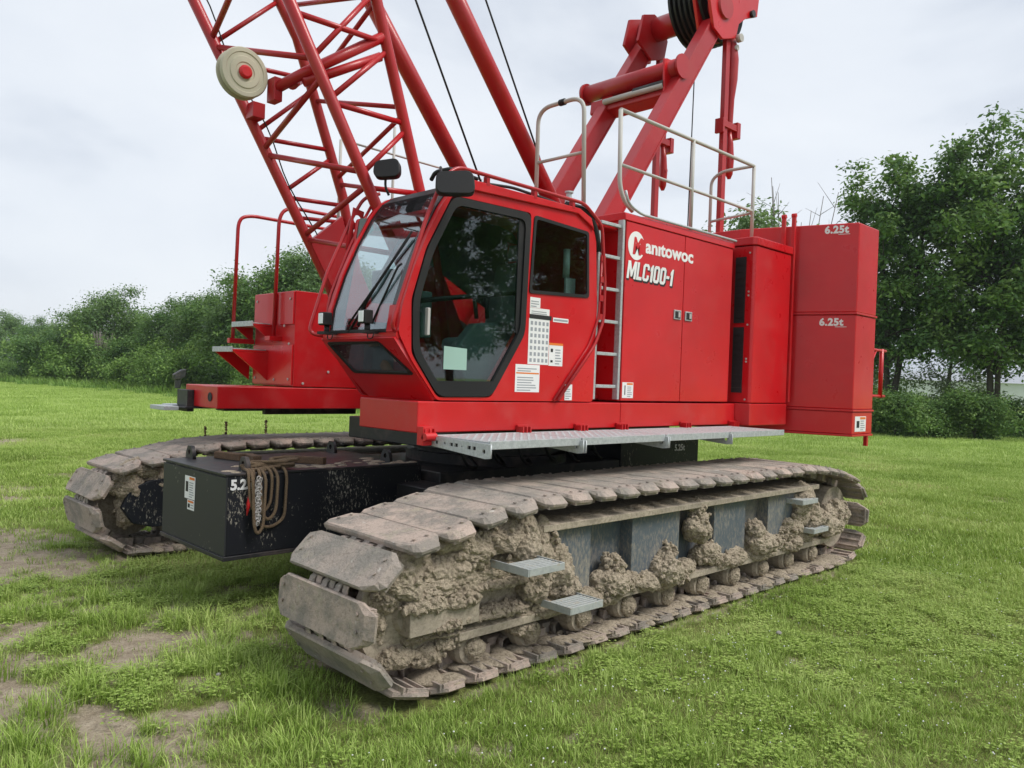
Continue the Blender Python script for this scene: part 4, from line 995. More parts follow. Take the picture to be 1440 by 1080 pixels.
# front guide wheel on its thick arms
wc = Vector((2.675, 5.80, 3.97))
b = MB(); b.lathe(wc, (0, -1, 0), [(-.01, 0), (-.01, .17), (.01, .188), (.025, .183), (.035, .155), (.055, .155), (.065, .183), (.085, .188), (.10, .178), (.10, .15), (.094, .145), (.094, .12), (.10, .115), (.10, .075), (.094, .07), (.094, .05), (.094, 0)], 40); o = b.build('guide_wheel', 'cream', boom)
b = MB(); b.lathe(wc+Vector((0, -.092, 0)), (0, -1, 0), [(0, .05), (.02, .05), (.03, .035), (.03, 0)], 20); b.build('wheel_hub', 'red', o)
b = MB(); b.tube([(2.90, 5.66, 3.90), (3.02, 5.45, 4.0), (3.58, 5.25, 4.40)], .042, 12); b.build('wheel_arm', 'red_tube', boom)
b = MB(); b.tube([(2.98, 5.55, 3.93), (3.2, 5.9, 4.1), (3.62, 6.45, 4.42)], .042, 12); b.tube([(3.02, 5.45, 3.93), (3.58, 5.27, 4.25)], .036, 12); b.build('wheel_arm', 'red_tube', boom)
b = MB(); b.box(2.87, 2.94, 5.62, 5.74, 3.80, 3.98); b.box(2.66, 2.868, 5.83, 5.87, 3.93, 3.98); b.build('wheel_bracket', 'red_tube', boom, .006)
q_ = c_('A', 3.93); b = MB(); b.box(q_.x-.02, q_.x+.09, q_.y-.15, q_.y-.02, q_.z-.07, q_.z+.06); b.build('cable_box', 'red_tube', boom, .006)
b = MB(); pts = [c_('A', z)+Vector((.07+.03*math.sin(z*7), -.03, .02)) for z in np.arange(2.75, 5.6, .12)]; b.tube(pts, .006, 6); b.build('boom_cable', 'black_rubber', boom)
# boom backstops
for y in (5.35, 6.35):
    b = MB(); p = Vector((5.58, y, 3.63)); d = Vector((-1.19, 0, 1.38)).normalized()
    b.cyl(p-d*1.2, p+d*3.6, .082, 20); b.cyl(p-d*1.9, p-d*1.1, .055, 16); o = cpart(b.build('boom_backstop', 'red_tube'))
    o['label'] = 'near thick red strut behind the boom' if y < 6 else 'far thick red strut behind the boom'
for (a, c) in (((4.33, 5.85, 5.15), (5.16, 5.85, 3.74)), ((5.18, 5.85, 5.45), (6.21, 5.85, 3.77))):
    a = Vector(a); c = Vector(c); d = (a-c); b = MB(); b.tube([c-d*.6, a+d*1.0], .011, 6); o = cpart(b.build('hoist_rope', 'black_rubber'))
# ---- grey walkway rails on top
rl = None
def rail(pts, r=.019, f=.1, name='hand_rail'):
    global rl
    b = MB(); b.tube(fillet(pts, f), r, 10); o = b.build(name, 'grey_rail')
    return cpart(o)
rail([(5.3, 5.18, 3.2), (5.3, 5.19, 4.2), (5.3, 5.10, 4.27), (5.3, 4.72, 4.27), (5.3, 4.63, 4.2), (5.3, 4.59, 3.2)], .020, .08)
rail([(5.3, 5.18, 3.77), (5.3, 4.61, 3.77)], .015, .01, 'rail_bar')
b = MB(); b.cyl((5.3, 4.92, 4.27), (5.3, 4.86, 4.27), .03, 10); cpart(b.build('rail_clip', 'black_rubber'))
rail([(5.53, 4.4, 4.16), (5.55, 4.4, 3.5), (5.62, 4.4, 3.37), (5.75, 4.4, 3.30)], .020, .08)
rail([(5.53, 4.4, 4.16), (7.88, 4.4, 4.16)], .018, .01, 'rail_bar'); rail([(5.55, 4.4, 3.68), (7.88, 4.4, 3.67)], .015, .01, 'rail_bar')
for x, z in ((6.69, 3.27), (7.88, 3.33)): rail([(x, 4.4, 4.165), (x, 4.4, z)], .019, .01, 'rail_post')
rail([(7.9, 4.94, 3.3), (7.9, 4.94, 4.1), (7.9, 4.80, 4.17), (7.9, 4.43, 4.17)], .018, .08); rail([(7.9, 4.94, 3.62), (7.9, 4.41, 3.66)], .015, .01, 'rail_bar')
for x, z0, z1 in ((4.50, 3.0, 4.20), (5.18, 3.0, 4.5)): rail([(x, 7.3, z0), (x, 7.3, z1)], .016, .01, 'rail_post')
rail([(4.6, 7.3, 4.2), (6.5, 7.3, 4.18)], .012, .01, 'rail_bar')

# ------------------------------------------------------------------ things lying on the ballast box
b = MB(); g = random.Random(3)
pts = []
for k in range(150):      # coil on top, then two loops hanging down the side
    a = k*.42; r = .10+.05*math.sin(k*.7)+g.uniform(-.01, .01)
    pts.append((2.72+r*1.25*math.cos(a)+.0012*k, 5.37+r*.45*math.sin(a)+.01, 1.035+.02*math.sin(k*.33)+k*.0003))
b.tube(pts, .012, 6)
for j, (x0, x1, dz) in enumerate(((2.64, 2.88, .33), (2.60, 2.76, .22), (2.68, 2.80, .27), (2.62, 2.70, .36))):
    y = 5.262-.011*j
    hp = fillet([(x0, 5.36, 1.04), (x0, 5.28, 1.035), (x0-.01, y, .98), (x0+.01, y, 1.0-dz), ((x0+x1)/2, y, .94-dz), (x1, y, 1.0-dz), (x1+.01, y, .98), (x1, 5.28, 1.035), (x1, 5.36, 1.04)], .06, 5)
    b.tube(hp, .0115, 7)
o = b.build('rope_coil', 'rope', fix=False); tag(o, 'coil of brown rope and chain hanging over the edge of the black ballast box', 'rope')
b = MB()
for k in range(30):
    a = k*.9; z = .98-.011*k; x = 2.655+.012*math.sin(k*1.3)
    b.tube([(x+.014*math.cos(t_), 5.232-(.010*math.sin(t_) if k % 2 else 0), z+.018*math.sin(t_)) for t_ in np.linspace(0, 2*math.pi, 9)[:-1]], .0045, 5, closed=True)
o = b.build('chain', 'steel_pin', fix=False); tag(o, 'short pale chain hanging down beside the rope coil', 'chain')
b = MB(); b.tube([(2.60, 5.262, .98), (2.605, 5.255, .88), (2.60, 5.26, .80), (2.59, 5.262, .72)], [.006, .010, .016, .004], 8)
o = b.build('rag', 'red', fix=False); tag(o, 'thin red rag dangling under the rope on the black box', 'rag')
for i, (x, y, rz, L_, lb) in enumerate(((2.86, 6.14, 15, .30, 'brown timber block nearest the far corner of the black box'), (2.95, 5.93, -8, .24, 'brown timber block lying in the middle of the row on the black box'), (3.25, 5.66, 35, .36, 'brown timber block lying behind the rope coil'))):
    b = MB(); b.box(-L_/2, L_/2, -.035, .035, 0, .055); o = b.build('timber_block', 'wood', bevel=.006); o.location = (x, y, 1.018); o.rotation_euler = (0, 0, R(rz+90))
    tag(o, lb, 'wood block', 'timber blocks on the ballast box')

# ------------------------------------------------------------------ vegetation
def leafmesh(name, pts, nrm, size, tone, mat, g, aspect=.55):
    """pts Nx3; one folded quad-pair per leaf"""
    n = len(pts)
    a = g.normal(size=(n, 3)); nrm = nrm+g.normal(size=(n, 3))*.55; nrm /= np.linalg.norm(nrm, axis=1)[:, None]
    u = np.cross(nrm, a); u /= np.linalg.norm(u, axis=1)[:, None]; w = np.cross(nrm, u)
    s = size*g.uniform(.6, 1.35, n)
    u = u*s[:, None]; w = w*(s*aspect)[:, None]
    bend = nrm*(s*.18)[:, None]
    V = np.stack([pts-u, pts-w*.9-bend*0, pts+u-bend, pts+w*.9], 1).reshape(-1, 3)
    me = bpy.data.meshes.new(name)
    me.vertices.add(4*n); me.vertices.foreach_set('co', V.ravel())
    me.loops.add(4*n); me.loops.foreach_set('vertex_index', np.arange(4*n)); me.polygons.add(n); me.polygons.foreach_set('loop_start', np.arange(n)*4)
    me.update(); me.validate()
    at = me.attributes.new('tone', 'FLOAT', 'POINT'); at.data.foreach_set('value', np.repeat(tone, 4).astype(np.float32))
    me.materials.append(MATS[mat]); return me
def make_tree(H, Rr, n_leaf, size, seed, mat, base=.25, lean=0, nl=26, stems=1, spray=.30):
    """returns (trunk mesh, crown mesh): stems, curved limbs, twigs, and a spray of leaves round every twig end"""
    g = np.random.default_rng(seed); b = MB(); ends = []
    for s_ in range(stems):
        a0 = g.uniform(0, 6.28); sp = 0 if stems == 1 else g.uniform(.05, .13)
        tr = [Vector(((lean+sp*math.cos(a0))*H*f+g.normal()*.012*H*f, sp*math.sin(a0)*H*f+g.normal()*.012*H*f, H*.93*f*(1 if s_ == 0 else g.uniform(.8, .97)))) for f in np.linspace(0, 1, 9)]
        R0 = H*.017/math.sqrt(stems)+.02
        b.tube(tr, [R0*(1-.9*k/8)+.008 for k in range(9)], 8)
        n_ = max(5, int(nl/stems))
        for i in range(n_):
            f = base*.8+(.97-base*.8)*(i+g.random())/n_; k = f*8; j = min(7, int(k)); o = tr[j].lerp(tr[j+1], k-j)
            q = (f-base*.8)/(1-base*.8)
            L = Rr*(.40+.72*math.sin(math.pi*min(1, .12+q*.80)))*g.uniform(.65, 1.12); a = i*2.4+g.uniform(-.5, .5); el = g.uniform(.1, .75)+.35*q
            d = Vector((math.cos(a)*math.cos(el), math.sin(a)*math.cos(el), math.sin(el)))
            pts = [o+d*L*t_+Vector((0, 0, -.10*L*t_*t_ if q < .5 else .06*L*t_*t_))+Vector(tuple(g.normal(size=3)*.035*L*t_)) for t_ in (0, .3, .6, .85, 1)]
            lr = H*.0055*(1-.55*q); b.tube(pts, [lr, lr*.75, lr*.5, lr*.32, lr*.2], 5, cap=False)
            for w in range(int(7+3*L/Rr*2)):
                t_ = g.uniform(.18, 1.0); kk = t_*4; jj = min(3, int(kk)); p = pts[jj].lerp(pts[jj+1], kk-jj)
                dd = (d*.5+Vector(tuple(g.normal(size=3)*.75))+Vector((0, 0, .25))).normalized(); l2 = L*g.uniform(.14, .36)
                e = p+dd*l2; b.tube([p, e], [lr*.28, lr*.1], 3, cap=False)
                ends += [(e, dd, q)]; 
                if g.random() < .6: ends += [(p.lerp(e, .45), dd, q)]
            ends += [(pts[-1], d, q)]
    tm = b.mesh('trunk', 'bark')
    E_ = np.array([[*e] for e, _, _ in ends]); wts = g.uniform(.4, 1.4, len(ends)); wts /= wts.sum()
    pick = g.choice(len(ends), n_leaf, p=wts)
    sg = spray*Rr*.34*g.uniform(.6, 1.3, len(ends))
    off = g.normal(size=(n_leaf, 3))*sg[pick][:, None]*np.array([1.1, 1.1, .62])
    p = E_[pick]+off
    p[:, 2] = np.maximum(p[:, 2]-.12*np.hypot(off[:, 0], off[:, 1]), .05)
    tone = g.uniform(0, .5, len(ends))[pick]+g.uniform(0, .5, n_leaf)
    up = off/(np.linalg.norm(off, axis=1)[:, None]+1e-6)*.5+np.array([0, 0, .85])
    return tm, leafmesh('crown', p, up, size, tone, mat, g)
KINDS = {
    'big1': make_tree(13.3, 3.2, 30000, .125, 1, 'leaf_dark', .34, 0, 46, 2, .27),
    'big2': make_tree(14.3, 3.9, 38000, .13, 2, 'leaf_dark', .33, .01, 54, 3, .25),
    'mid1': make_tree(8, 3.0, 24000, .115, 3, 'leaf_mid', .06, 0, 34, 2, .42),
    'mid2': make_tree(8, 3.4, 26000, .12, 4, 'leaf_mid', .05, .01, 36, 3, .42),
    'dark': make_tree(8, 3.2, 26000, .115, 5, 'leaf_dark', .06, -.01, 34, 2, .42),
    'pale': make_tree(8, 2.4, 12000, .085, 6, 'leaf_pale', .15, .02, 26, 2, .40),
    'bush': make_tree(2.4, 1.9, 14000, .10, 7, 'leaf_bright', .0, 0, 24, 4, .55),
    'bushd': make_tree(2.4, 1.9, 14000, .09, 8, 'leaf_dark', .0, 0, 24, 4, .55),
}
def put(name, kind, x, y, s, rz, label, cat, group, sz=1.0, tn_='trunk', cn_='crown'):
    e = empty(name, (x, y, -.05)); e.rotation_euler = (0, 0, rz); e.scale = (s, s, s*sz)
    tm, cm = KINDS[kind]
    a = bpy.data.objects.new(tn_, tm); COL.objects.link(a); a.parent = e
    c = bpy.data.objects.new(cn_, cm); COL.objects.link(c); c.parent = e
    tag(e, label, cat, group); return e
def world(px, depth):   # used only to lay the wood's edge out along the field
    r = (px-720)/FPX*depth
    return (math.cos(yaw)*depth+math.sin(yaw)*r, math.sin(yaw)*depth-math.cos(yaw)*r)
rt = random.Random(4)
G1 = 'trees along the right edge of the field'
for px, d, kind, s, lb in [(1250, 36.5, 'big1', .92, 'tall loose green tree just right of the counterweight'), (1400, 34, 'big2', .86, 'tallest broad dark green tree at the right edge'), (1470, 39, 'big1', .92, 'dark tree cut off by the right edge of the photo'),
                           (1330, 45, 'pale', 1.0, 'thin low tree seen through the gap between the two tall trees'), (1205, 44, 'mid1', .9, 'small tree half hidden behind the counterweight'), (1540, 35, 'big2', .85, 'tree standing beyond the right edge of the frame')]:
    x, y = world(px, d); put('broadleaf_tree', kind, x, y, s, rt.uniform(0, 6), lb, 'tree', G1)
for px, d, kind, s, lb in [(1032, 46, 'mid1', 1.36, 'tree showing above the red house roof between the grey rails'), (985, 52, 'mid2', 1.16, 'tree top peeping over the engine house roof'), (1150, 52, 'pale', 1.2, 'thin tree seen above the upper counterweight')]:
    x, y = world(px, d); put('broadleaf_tree', kind, x, y, s, rt.uniform(0, 6), lb, 'tree', 'trees behind the crane')
G2 = 'trees along the left edge of the field'
LT = [(15, 120, 'mid2', 1.15, 'hazy distant tree at the far left edge'), (52, 105, 'dark', 1.0, 'distant dark tree second from the left edge'), (-30, 110, 'mid1', 1.1, 'distant tree cut off by the left edge'), (80, 84, 'mid1', .75, 'low rounded tree left of the tallest pale tree'), (150, 66, 'mid2', 1.0, 'pale thin leaved tree standing above the left hedge'), (122, 70, 'mid1', .86, 'leafy tree just left of the pale tree'),
      (185, 72, 'mid2', .80, 'leafy tree just right of the pale tree'), (238, 62, 'dark', .82, 'dark low tree in the middle of the left wood'), (275, 58, 'mid1', .92, 'tree with a spiky top left of the red hand rail'), (310, 56, 'dark', .88, 'dark tree behind the left red hand rail'),
      (345, 52, 'mid2', .98, 'bushy tree between the two red hand rails'), (385, 50, 'dark', 1.12, 'dark green tree behind the second red hand rail'), (425, 49, 'mid1', 1.18, 'tall tree behind the boom foot'), (470, 52, 'mid2', 1.05, 'tree seen past the cab front'), (520, 54, 'dark', 1.1, 'tree hidden behind the cab'), (215, 88, 'mid2', .75, 'distant tree in the dip of the tree line')]
for px, d, kind, s, lb in LT:
    x, y = world(px, d); put('broadleaf_tree', kind, x, y, s*.88, rt.uniform(0, 6), lb, 'tree', G2, rt.uniform(.93, 1.05))
G3 = 'bushes at the foot of the left wood'
side_words = ['leftmost', 'second', 'third', 'fourth', 'fifth', 'sixth', 'seventh', 'eighth', 'ninth', 'tenth', 'eleventh', 'twelfth', 'thirteenth', 'fourteenth', 'fifteenth', 'sixteenth']
for i in range(16):
    px = -20+i*34+rt.uniform(-8, 8); d = 74-i*2.4+rt.uniform(-2, 2) if i < 12 else 45
    x, y = world(px, d); put('bush', 'bush', x, y, rt.uniform(.62, .95)*(.8 if i < 4 else 1.05), rt.uniform(0, 6), side_words[i]+' low green bush from the left in the front row of the hedge', 'bush', G3, 1, 'stem', 'foliage')
for i in range(12):
    px = 60+i*38+rt.uniform(-8, 8); d = 66-i*1.4
    x, y = world(px, d); put('bush', 'bushd' if i % 3 == 0 else 'bush', x, y, rt.uniform(1.0, 1.35), rt.uniform(0, 6), side_words[i]+' tall bush from the left in the back row of the hedge', 'bush', G3, 1, 'stem', 'foliage')
for i in range(8):
    px = 1200+i*34+rt.uniform(-8, 8); d = 32+rt.uniform(-1, 3)
    x, y = world(px, d); put('bush', 'bushd', x, y, rt.uniform(.34, .66), rt.uniform(0, 6), side_words[i]+' dark bush from the left under the right hand trees', 'bush', 'dark bushes under the right trees', 1, 'stem', 'foliage')
# trees behind the camera that mirror in the cab glass
for i, (x, y, k, s) in enumerate([(14, -19, 'big2', .8), (20, -15, 'big1', .8), (27, -16, 'big2', .85), (33, -10, 'big1', .8), (40, -9, 'big2', .8), (8, -24, 'big1', .8)]):
    put('broadleaf_tree', k, x, y, s, i*1.3, 'tree of the wood edge opposite the crane, mirrored in the cab windows', 'tree', 'trees opposite the crane')
# bare dead tree and stems
def bare_tree(px, d, H, label, n=14, seed=1):
    g = random.Random(seed); x, y = world(px, d); b = MB(); o_ = Vector((0, 0, 0))
    for k in range(n):
        a = g.uniform(0, 6.28); tip = Vector((math.cos(a)*H*.22*g.random(), math.sin(a)*H*.22*g.random(), H*g.uniform(.75, 1)))
        mid = tip*.5+Vector((g.uniform(-.1, .1), g.uniform(-.1, .1), 0))
        b.tube([o_, mid, tip], [.07, .045, .018], 5)
        for q in range(5):
            f = g.uniform(.5, .95); p = mid.lerp(tip, (f-.5)*2); b.tube([p, p+Vector((g.uniform(-1, 1), g.uniform(-1, 1), g.uniform(.3, 1.2)))*.12*H], [.02, .008], 4)
    o = b.build('bare_tree', 'twig', fix=False); o.location = (x, y, 0); tag(o, label, 'tree'); return o
bare_tree(1105, 46, 13.4, 'leafless grey tree behind the counterweight posts', 12, 2)
bare_tree(92, 66, 4.2, 'pale dry stems standing at the foot of the left wood', 26, 3)
bare_tree(140, 62, 4.4, 'dry grey stems below the pale tree', 22, 4)
# dark stump in the hedge
b = MB(); b.box(-.18, .18, -.15, .15, 0, .7); b.prism([(-.35, .95), (.2, 1.3), (.5, 1.35), (.45, .8), (.15, .65), (-.3, .6)], 'y', -.25, .2); x, y = world(250, 44)
o = b.build('broken_post', 'black_steel', bevel=.05); o.location = (x, y, .55); o.scale = (.8, .8, .8); tag(o, 'dark broken post sticking out of the bushes left of the red beam', 'post')
# buildings far behind the right trees
x, y = world(1345, 150)
b = MB(); b.box(-16, 16, -5, 5, 0, 4.2); o = b.build('wall', 'galvanised'); e = empty('farm_shed', (x, y, 0)); e.rotation_euler = (0, 0, R(-44)); o.parent = e
b = MB(); b.prism([(-5.6, 4.2), (0, 6.0), (5.6, 4.2)], 'x', -16.5, 16.5); q = b.build('roof', 'grey_print', e); tag(e, 'grey farm shed far off between the trunks of the right trees', 'shed')
# far treeline closing the horizon
def wood(name, x0, y0, x1, y1, h, n, label, seed):
    g = np.random.default_rng(seed); k = 26; P_ = []; 
    t_ = g.uniform(0, 1, n); hh = h*(.62+.38*np.array([mnoise.noise(Vector((v*k, seed, 0)))*.9+.5 for v in t_]))
    z = g.uniform(0, 1, n)**.8*hh
    px_ = x0+(x1-x0)*t_+g.normal(size=n)*3; py_ = y0+(y1-y0)*t_+g.normal(size=n)*3
    me = leafmesh(name, np.stack([px_, py_, z], 1), g.normal(size=(n, 3))*.4+np.array([0, 0, .8]), .5, g.uniform(0, 1, n), 'leaf_mid', g)
    o = bpy.data.objects.new(name, me); COL.objects.link(o); tag(o, label, 'wood', kind='stuff')
wood('distant_wood', *world(-500, 210), *world(760, 260), 9, 26000, 'low wooded skyline far beyond the left field', 3)
wood('distant_wood', *world(1000, 260), *world(2100, 200), 9, 26000, 'low wooded skyline far beyond the right trees', 5)

# ---- grass
def clump(seed, n, R_, h0, h1, w, spread=.5, seg=3):
    g = random.Random(seed); b = MB(); tone = []
    for k in range(n):
        a = g.uniform(0, 6.28); r = R_*math.sqrt(g.random()); o = Vector((r*math.cos(a), r*math.sin(a), -.01))
        h = g.uniform(h0, h1); d = Vector((math.cos(a+g.uniform(-1.5, 1.5)), math.sin(a+g.uniform(-1.5, 1.5)), 0)); s = d.cross(Vector((0, 0, 1))).normalized()*w*g.uniform(.6, 1.3)/2
        bend = g.uniform(.1, 1)*spread
        vs = []
        for i in range(seg):
            f = i/seg; c = o+Vector((0, 0, h*f*(1-.3*bend*f)))+d*h*bend*f*f
            vs += [c-s*(1-f*.55), c+s*(1-f*.55)]
        vs.append(o+Vector((0, 0, h*(1-.3*bend)))+d*h*bend)
        fs = [(2*i, 2*i+1, 2*i+3, 2*i+2) for i in range(seg-1)]+[(2*seg-2, 2*seg-1, 2*seg)]
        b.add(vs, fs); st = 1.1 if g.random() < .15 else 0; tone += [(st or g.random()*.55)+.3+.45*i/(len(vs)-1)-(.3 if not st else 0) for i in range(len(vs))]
    return b, tone
def clump_obj(name, seed, mat, *a, **k):
    b, tone = clump(seed, *a, **k); me = b.mesh(name, mat)
    at = me.attributes.new('tone', 'FLOAT', 'POINT'); at.data.foreach_set('value', np.array(tone, dtype=np.float32))
    return bpy.data.objects.new(name, me)
def scatter(name, pts, rot, scl, protos, label, kind='stuff', mat=None):
    me = bpy.data.meshes.new(name); n = len(pts)
    me.vertices.add(n); me.vertices.foreach_set('co', pts.astype(np.float32).ravel())
    for nm, v in (('rotz', rot), ('scl', scl)):
        a = me.attributes.new(nm, 'FLOAT', 'POINT'); a.data.foreach_set('value', v.astype(np.float32))
    o = bpy.data.objects.new(name, me); COL.objects.link(o); tag(o, label, 'grass', kind=kind)
    if mat: me.materials.append(MATS[mat])
    col = bpy.data.collections.new(name+'_tufts')
    for p in protos: col.objects.link(p)
    t = bpy.data.node_groups.new(name, 'GeometryNodeTree')
    t.interface.new_socket('Geometry', in_out='INPUT', socket_type='NodeSocketGeometry'); t.interface.new_socket('Geometry', in_out='OUTPUT', socket_type='NodeSocketGeometry')
    i = t.nodes.new('NodeGroupInput'); oo = t.nodes.new('NodeGroupOutput'); ip = t.nodes.new('GeometryNodeInstanceOnPoints'); ci = t.nodes.new('GeometryNodeCollectionInfo')
    ci.inputs['Collection'].default_value = col; ci.inputs['Separate Children'].default_value = True; ci.inputs['Reset Children'].default_value = True
    ra = t.nodes.new('GeometryNodeInputNamedAttribute'); ra.data_type = 'FLOAT'; ra.inputs[0].default_value = 'rotz'
    sa = t.nodes.new('GeometryNodeInputNamedAttribute'); sa.data_type = 'FLOAT'; sa.inputs[0].default_value = 'scl'
    cx = t.nodes.new('ShaderNodeCombineXYZ'); m2p = t.nodes.new('GeometryNodeMeshToPoints')
    k = t.links.new
    k(i.outputs[0], m2p.inputs[0]); k(m2p.outputs[0], ip.inputs['Points']); k(ci.outputs[0], ip.inputs['Instance']); ip.inputs['Pick Instance'].default_value = True
    k(ra.outputs[0], cx.inputs[2]); k(cx.outputs[0], ip.inputs['Rotation']); k(sa.outputs[0], ip.inputs['Scale']); k(ip.outputs[0], oo.inputs[0])
    md = o.modifiers.new('scatter', 'NODES'); md.node_group = t
    return o
def field(n, d0, d1, seed, keep, half=.80):
    g = np.random.default_rng(seed)
    d = np.sqrt(g.uniform(d0**2, d1**2, n)); a = g.uniform(-half, half, n)+yaw
    x = d*np.cos(a); y = d*np.sin(a)
    dens = keep(x, y); k = g.random(n) < dens; x = x[k]; y = y[k]
    z = ground_z(x, y)
    return np.stack([x, y, z], 1), g.uniform(0, 6.28, len(x)), g, x, y
def undertrack(x, y):
    return (((y > 3.22) & (y < 4.3)) | ((y > 7.4) & (y < 8.5))) & (x > 2.45) & (x < 8.5)
def keep_n(x, y):
    b = bare_at(x, y); k = np.clip(1.06-b*1.7, .05, 1)*np.clip(.25+1.3*fbm(x, y, 2.6, 4, 51)**1.3, 0, 1); k[undertrack(x, y)] = 0
    return k
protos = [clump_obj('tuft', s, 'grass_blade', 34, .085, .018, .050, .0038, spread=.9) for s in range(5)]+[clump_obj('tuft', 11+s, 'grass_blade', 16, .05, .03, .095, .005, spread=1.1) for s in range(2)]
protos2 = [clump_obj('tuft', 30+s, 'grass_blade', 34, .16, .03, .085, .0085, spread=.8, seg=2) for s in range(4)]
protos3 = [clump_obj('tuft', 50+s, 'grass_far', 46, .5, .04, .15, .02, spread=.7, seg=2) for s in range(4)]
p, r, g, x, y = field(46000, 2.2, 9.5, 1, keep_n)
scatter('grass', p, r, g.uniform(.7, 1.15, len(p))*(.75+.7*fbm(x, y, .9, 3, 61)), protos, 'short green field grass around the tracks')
p, r, g, x, y = field(60000, 9.0, 24, 2, keep_n)
scatter('grass', p, r, g.uniform(.7, 1.3, len(p))*(.7+.8*fbm(x, y, .5, 3, 63)), protos2, 'short green grass of the middle field')
p, r, g, x, y = field(42000, 23, 80, 3, lambda x, y: .4+.6*fbm(x, y, .2, 3, 7))
scatter('grass', p, r, g.uniform(.6, 1.25, len(p)), protos3, 'pale grass of the far field')
protos5 = [clump_obj('weed_tuft', 90+s, 'leaf_bright', 70, .9, .15, .75, .07, spread=1.1, seg=2) for s in range(3)]
g = np.random.default_rng(77); pxs = g.uniform(-60, 540, 900); W5 = np.array([world(a, max(36., 71-.052*a)-g.gamma(2, 1.6)) for a in pxs])
scatter('rough_weeds', np.stack([W5[:, 0], W5[:, 1], W5[:, 0]*0], 1), g.uniform(0, 6, 900), g.uniform(.5, 1.3, 900), protos5, 'light green rough weeds along the foot of the left hedge')
# taller tufts at the left, and along the near track
protos4 = [clump_obj('tall_tuft', 70+s, 'grass_blade', 60, .09, .07, .20, .006, spread=1.0) for s in range(3)]
T4 = [(.95, 5.35), (.8, 5.6), (1.1, 5.45), (1.0, 5.2), (.62, 4.9), (1.5, 6.3), (1.35, 4.5), (1.5, 4.45), (1.8, 4.5), (2.1, 4.7), (1.9, 5.7), (2.3, 5.4), (2.4, 5.1), (2.0, 6.3), (2.6, 6.0), (1.25, 3.75), (1.0, 3.8), (2.0, 3.6), (2.1, 4.0), (.9, 4.2), (2.9, 5.0), (3.1, 4.7), (2.8, 4.6)]
g = np.random.default_rng(5)
X4 = np.array([t_[0] for t_ in T4 for _ in range(7)])+g.normal(size=len(T4)*7)*.12; Y4 = np.array([t_[1] for t_ in T4 for _ in range(7)])+g.normal(size=len(T4)*7)*.12
xe = np.concatenate([np.linspace(2.3, 8.6, 90)]); ye = 3.17+g.normal(size=90)*.05
X4 = np.concatenate([X4, xe]); Y4 = np.concatenate([Y4, ye]); S4 = np.concatenate([g.uniform(.5, 1.0, len(T4)*7), g.uniform(.25, .45, 90)])
scatter('tall_grass', np.stack([X4, Y4, ground_z(X4, Y4)], 1), g.uniform(0, 6, len(X4)), S4, protos4, 'taller grass tufts between the worn patches')
# clover flecks
bm_ = MB(); bm_.lathe((0, 0, .034), (0, 0, 1), [(0, 0), (.002, .0045), (.005, .004), (.007, 0)], 5); pass
cl_ = bpy.data.objects.new('clover_flower', bm_.mesh('clover_flower', 'white_print'))
p, r, g, x, y = field(9000, 2.4, 14, 9, lambda x, y: np.clip((fbm(x, y, .8, 3, 71)-.42)*4, 0, .8)*(x > y*.55)*(~undertrack(x, y)))
scatter('clover_flowers', p, r, g.uniform(.6, 1.2, len(p)), [cl_], 'tiny white clover flowers sprinkled in the grass')
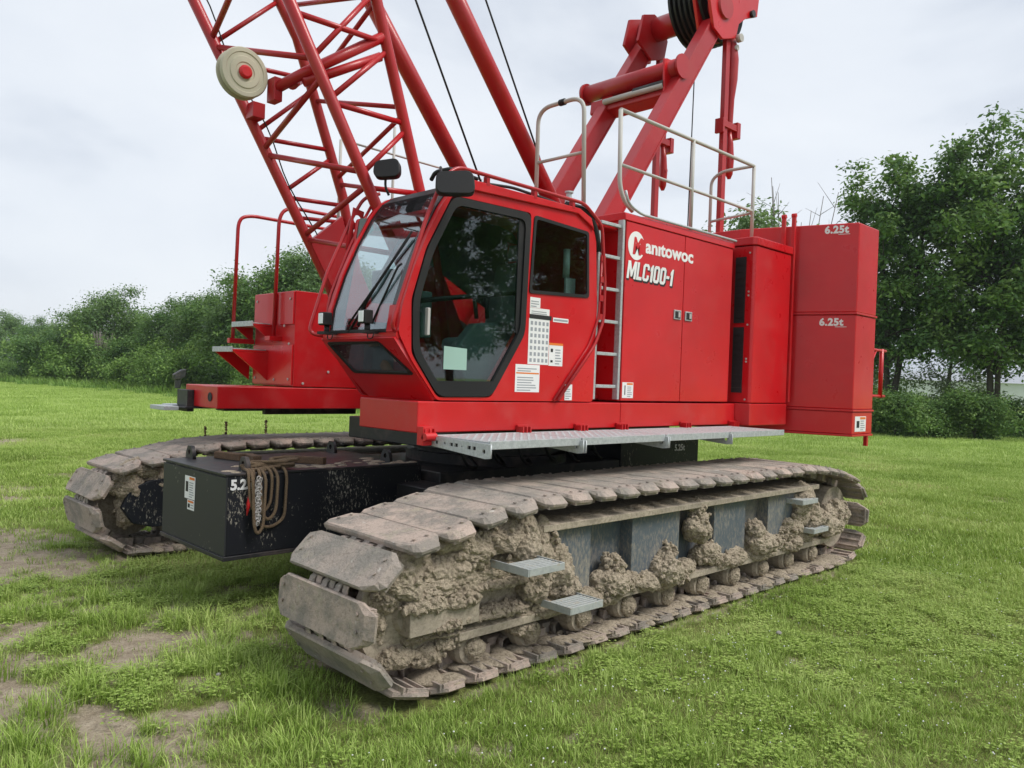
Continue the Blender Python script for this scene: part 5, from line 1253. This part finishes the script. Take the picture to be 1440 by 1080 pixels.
# broad clover leaves
bl = MB(); gg = random.Random(2); tn3 = []
for k in range(16):
    a = gg.uniform(0, 6.28); r = .06*gg.random(); c = Vector((r*math.cos(a), r*math.sin(a), gg.uniform(.02, .05)))
    for q in range(3):
        th = a+q*2.09; d = Vector((math.cos(th), math.sin(th), gg.uniform(-.1, .4)))*.010; s = Vector((-math.sin(th), math.cos(th), 0))*.006
        bl.add([c, c+d*.6-s, c+d, c+d*.6+s], [(0, 1, 2, 3)]); tn3 += [gg.uniform(.3, .9)]*4
me = bl.mesh('clover', 'grass_blade'); at = me.attributes.new('tone', 'FLOAT', 'POINT'); at.data.foreach_set('value', np.array(tn3, dtype=np.float32))
p, r, g, x, y = field(16000, 2.2, 9, 19, lambda x, y: keep_n(x, y)*np.clip((fbm(x, y, 1.1, 3, 81)-.35)*3, 0, 1))
scatter('clover_leaves', p, r, g.uniform(.7, 1.3, len(p)), [bpy.data.objects.new('clover', me)], 'clover leaves mixed into the short grass')
# a few tall brown dock stems behind the far track
for i, (px, d, H) in enumerate(((320, 17, .62), (291, 17.5, .45), (376, 16.5, .7))):
    x, y = world(px, d); g = random.Random(i); b = MB(); b.tube([(0, 0, 0), (.02, 0, H*.5), (0, .02, H)], .008, 5)
    for k in range(40): z = H*g.uniform(.4, 1); b.box(-.03*g.random(), .03*g.random(), -.02, .02*g.random(), z, z+.02)
    o = b.build('dock_stem', 'weed_brown', fix=False); o.location = (x, y, 0)
    tag(o, ['brown dock stem in the middle of the three behind the far track', 'shortest brown dock stem, left of the three behind the far track', 'tallest brown dock stem, right of the three behind the far track'][i], 'weed', 'dock stems behind the far track')
# pebbles
for x, y, s, lb in ((5.28, 2.62, .022, 'small white pebble in the grass right of the near track'), (1.97, 4.28, .013, 'tiny white pebble on the grass left of the near track')):
    b = MB(); mudheap(b, (0, 0, 0), (s*1.2, s, s*.7), 3, .2, 2); o = b.build('pebble', 'pebble', fix=False); o.location = (x, y, .035); tag(o, lb, 'pebble')

# ---- thin summer haze
hb = MB(); hb.box(-640, 640, -640, 640, -1.2, 17); ho = hb.build('haze', None); tag(ho, kind='stuff')
hm = bpy.data.materials.new('haze'); hm.use_nodes = True; ht = hm.node_tree; ht.nodes.clear()
hv = N(ht, 'ShaderNodeVolumePrincipled'); hv.inputs['Density'].default_value = .0004; hv.inputs['Color'].default_value = (.80, .86, .92, 1); hv.inputs['Anisotropy'].default_value = .2
hx = N(ht, 'ShaderNodeOutputMaterial'); ht.links.new(hv.outputs[0], hx.inputs['Volume']); ho.data.materials.append(hm)
